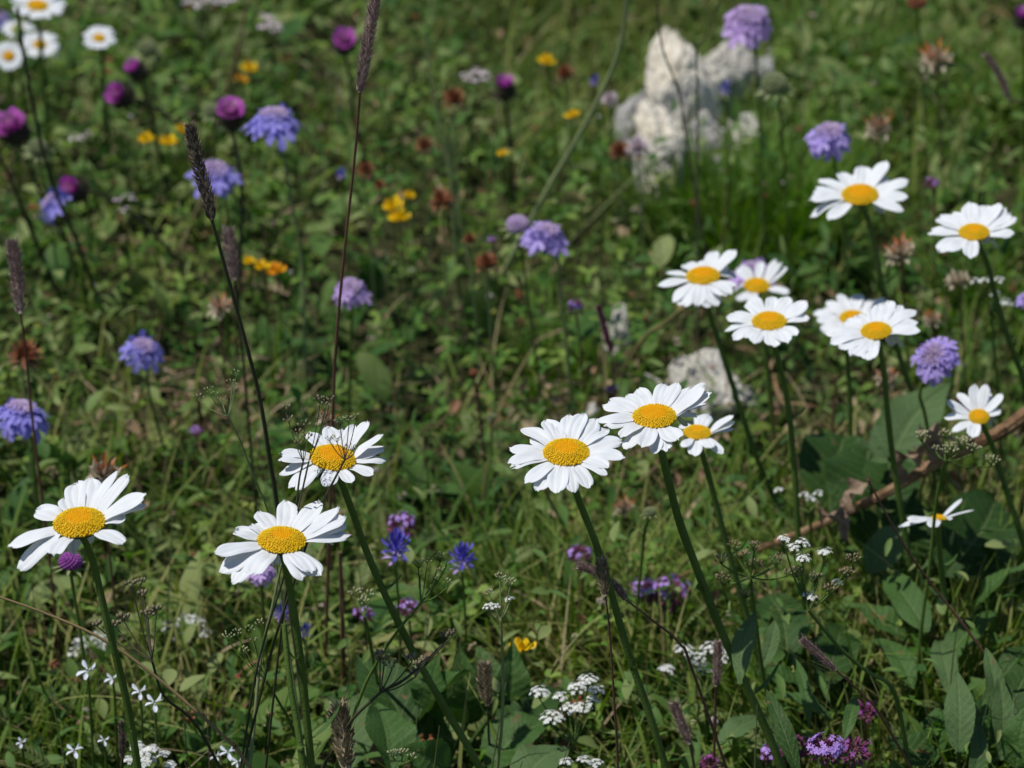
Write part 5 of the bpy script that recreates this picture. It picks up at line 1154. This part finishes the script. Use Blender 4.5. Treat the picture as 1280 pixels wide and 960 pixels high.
tuft(925, 320, 0.07, 500, 0.05, 0.10, 0.3); tuft(965, 345, 0.06, 300, 0.05, 0.10, 0.3); tuft(1000, 260, 0.07, 260, 0.05, 0.10, 0.4)
tag(tb.build('grass_tufts', M['tuft']), 'brighter green dense grass tufts below and right of the white rocks', 'grass tufts', kind='stuff')
# feathery leaves
def feather():
    V = []; F = []; n = 0
    for i in range(11):
        t = (i + 1) / 12; l = 0.22 * math.sin(math.pi * t ** 0.8) + 0.03
        for s in (-1, 1):
            v, f = leaf_t(l, l * 0.35, 0.1, 0.2, 3, 2, 'lance'); a = -s * 1.0; R = np.array([[math.cos(a), -math.sin(a), 0], [math.sin(a), math.cos(a), 0], [0, 0, 1]])
            V.append(v @ R.T + np.array([0, t, 0.2 * t - 0.35 * t * t])); F.append(f + n); n += len(v)
    v, f = leaf_t(1, 0.03, 0.35, 0.1, 3, 2, 'x', lift=0.2); V.append(v); F.append(f + n)
    return np.concatenate(V), np.concatenate(F)
b = MB(); N = 2600; x, y = scatter(N, 6.6, 3.5, 2.0); n = len(x)
put(b, [feather()], x, y, U(0.0, 0.05, n) * H(x, y), U(0, 6.28, n), U(0.0, 1.0, n), rng.normal(0, 0.4, n), U(0.018, 0.040, n))
tag(b.build('feathery_leaves', M['fern']), 'finely divided grey-green yarrow-like leaves in the sward', 'feathery leaves', kind='stuff')
# dry litter
b = MB(); DL = [leaf_t(1, 0.07, 0.5, 0.3, 6, 2, 'grass', lift=0.3), leaf_t(0.4, 0.26, -0.5, 0.6, 6, 4, 'ovate'), leaf_t(0.3, 0.16, 0.9, 0.8, 6, 4, 'ovate'), leaf_t(1, 0.04, 0.2, 0.3, 5, 2, 'grass')]
N = 4200; x, y = scatter(N, 3.7, 3.2, 2.2); n = len(x)
put(b, DL, x, y, U(0.0, 0.045, n), U(0, 6.28, n), rng.normal(0.1, 0.45, n), U(-1, 1, n), U(0.016, 0.045, n))
for (px_, py_, rd_, n_) in ((1130, 640, 0.10, 260), (1050, 860, 0.09, 160), (260, 590, 0.07, 220), (830, 620, 0.09, 240), (1180, 900, 0.08, 160), (640, 590, 0.06, 90)):
    c_ = PZ(px_, py_, 0); a_ = U(0, 6.28, n_); q_ = np.sqrt(rng.random(n_)) * rd_
    put(b, DL, c_[0] + q_ * np.cos(a_), c_[1] + q_ * np.sin(a_), U(0.01, 0.06, n_), U(0, 6.28, n_), rng.normal(0.3, 0.5, n_), U(-1, 1, n_), U(0.012, 0.034, n_))
tag(b.build('dry_litter', M['dry']), 'dry brown and beige leaf litter and dead blades between the plants', 'dry litter', kind='stuff')
# thin stems
b = MB(); st = MB()
for k in range(4):
    st = MB(); pth = smooth_path([(0, 0, 0), (rng.normal(0, .03), 0.5, rng.normal(0, .04)), (rng.normal(0, .08), 1.0, rng.normal(0, .08))], 6); st.tube(pth, np.linspace(0.006, 0.002, 6), 4, cap=False); st.ball(pth[-1], 0.02, 0, 4, 5, sc=(0.6, 0.6, 1.6))
    N = 750; x, y = scatter(N, 5.5 + k, 4, 1.0); n = len(x)
    put(b, [(st.V[0], st.F[0])], x, y, np.zeros(n), U(0, 6.28, n), math.pi / 2 - np.abs(rng.normal(0, 0.3, n)), np.zeros(n), U(0.05, 0.13, n))
tag(b.build('thin_stems', M['thin']), 'countless thin green and brown stems standing in the sward', 'thin stems', kind='stuff')
b = MB(); N = 2400; x, y = scatter(N, 11.5, 2.5, 1.6); n = len(x)
put(b, [leaf_t(1, 0.024, 0.25, 0.3, 6, 2, 'grass'), leaf_t(1, 0.022, 0.6, 0.3, 6, 2, 'grass', lift=0.2)], x, y, U(0.01, 0.03, n), U(0, 6.28, n), U(0.5, 1.5, n), U(-.5, .5, n), U(0.03, 0.08, n))
tag(b.build('straw_blades', M['straw']), 'bleached straw coloured dead grass blades standing in the sward', 'dead grass', kind='stuff')
# scattered tiny blossoms too small and many to count
hb = MB(); rr_ = random.Random(5)
for k in range(9):
    hb.inst(BV, BF, np.array([frame([rr_.gauss(0, 1), rr_.gauss(0, 1), 1.2]) * 0.32]), np.array([[rr_.uniform(-.6, .6), rr_.uniform(-.6, .6), rr_.uniform(-.3, .3)]]))
HV, HF = np.concatenate(hb.V), np.concatenate(hb.F)
b = MB(); N = 1300; x, y = scatter(N, 7.5, 3, 2.2); n = len(x); mi = rng.choice(6, n, p=[.10, .14, .26, .22, .14, .14])
Rm = rot_many(U(0, 6.28, n), rng.normal(0.3, 0.4, n), rng.normal(0, 0.4, n), U(0.0018, 0.0055, n)); pos = np.stack([x, y, U(0.02, 0.06, n) * H(x, y) * 1.1 + 0.01], -1)
for k in range(6): w = mi == k; b.inst(HV, HF, Rm[w] * (0.6 if k < 2 else 1), pos[w], k)
tag(b.build('tiny_blossoms', [M['pinkwhite'], M['cream'], M['rust'], M['beige'], M['brownfruit'], M['yellowgreen']]), 'scattered specks of tiny pale and rusty blossom in the sward', 'tiny blossoms', kind='stuff')
# a lighter belt of long pale grass in the distance at left and behind the rocks
b = MB(); N = 6000; x, y = scatter(N, 21.5, 2.2, 1.2, keep=lambda x, y: np.clip((y - 2.15) * 1.3, 0, 1)); n = len(x)
put(b, GB, x, y, U(0, 0.02, n), U(0, 6.28, n), U(0.7, 1.5, n), rng.normal(0, 0.4, n), U(0.05, 0.11, n))
tag(b.build('long_grass', M['palegrass']), 'soft pale yellow-green long grass at the far side of the meadow', 'long grass', kind='stuff')
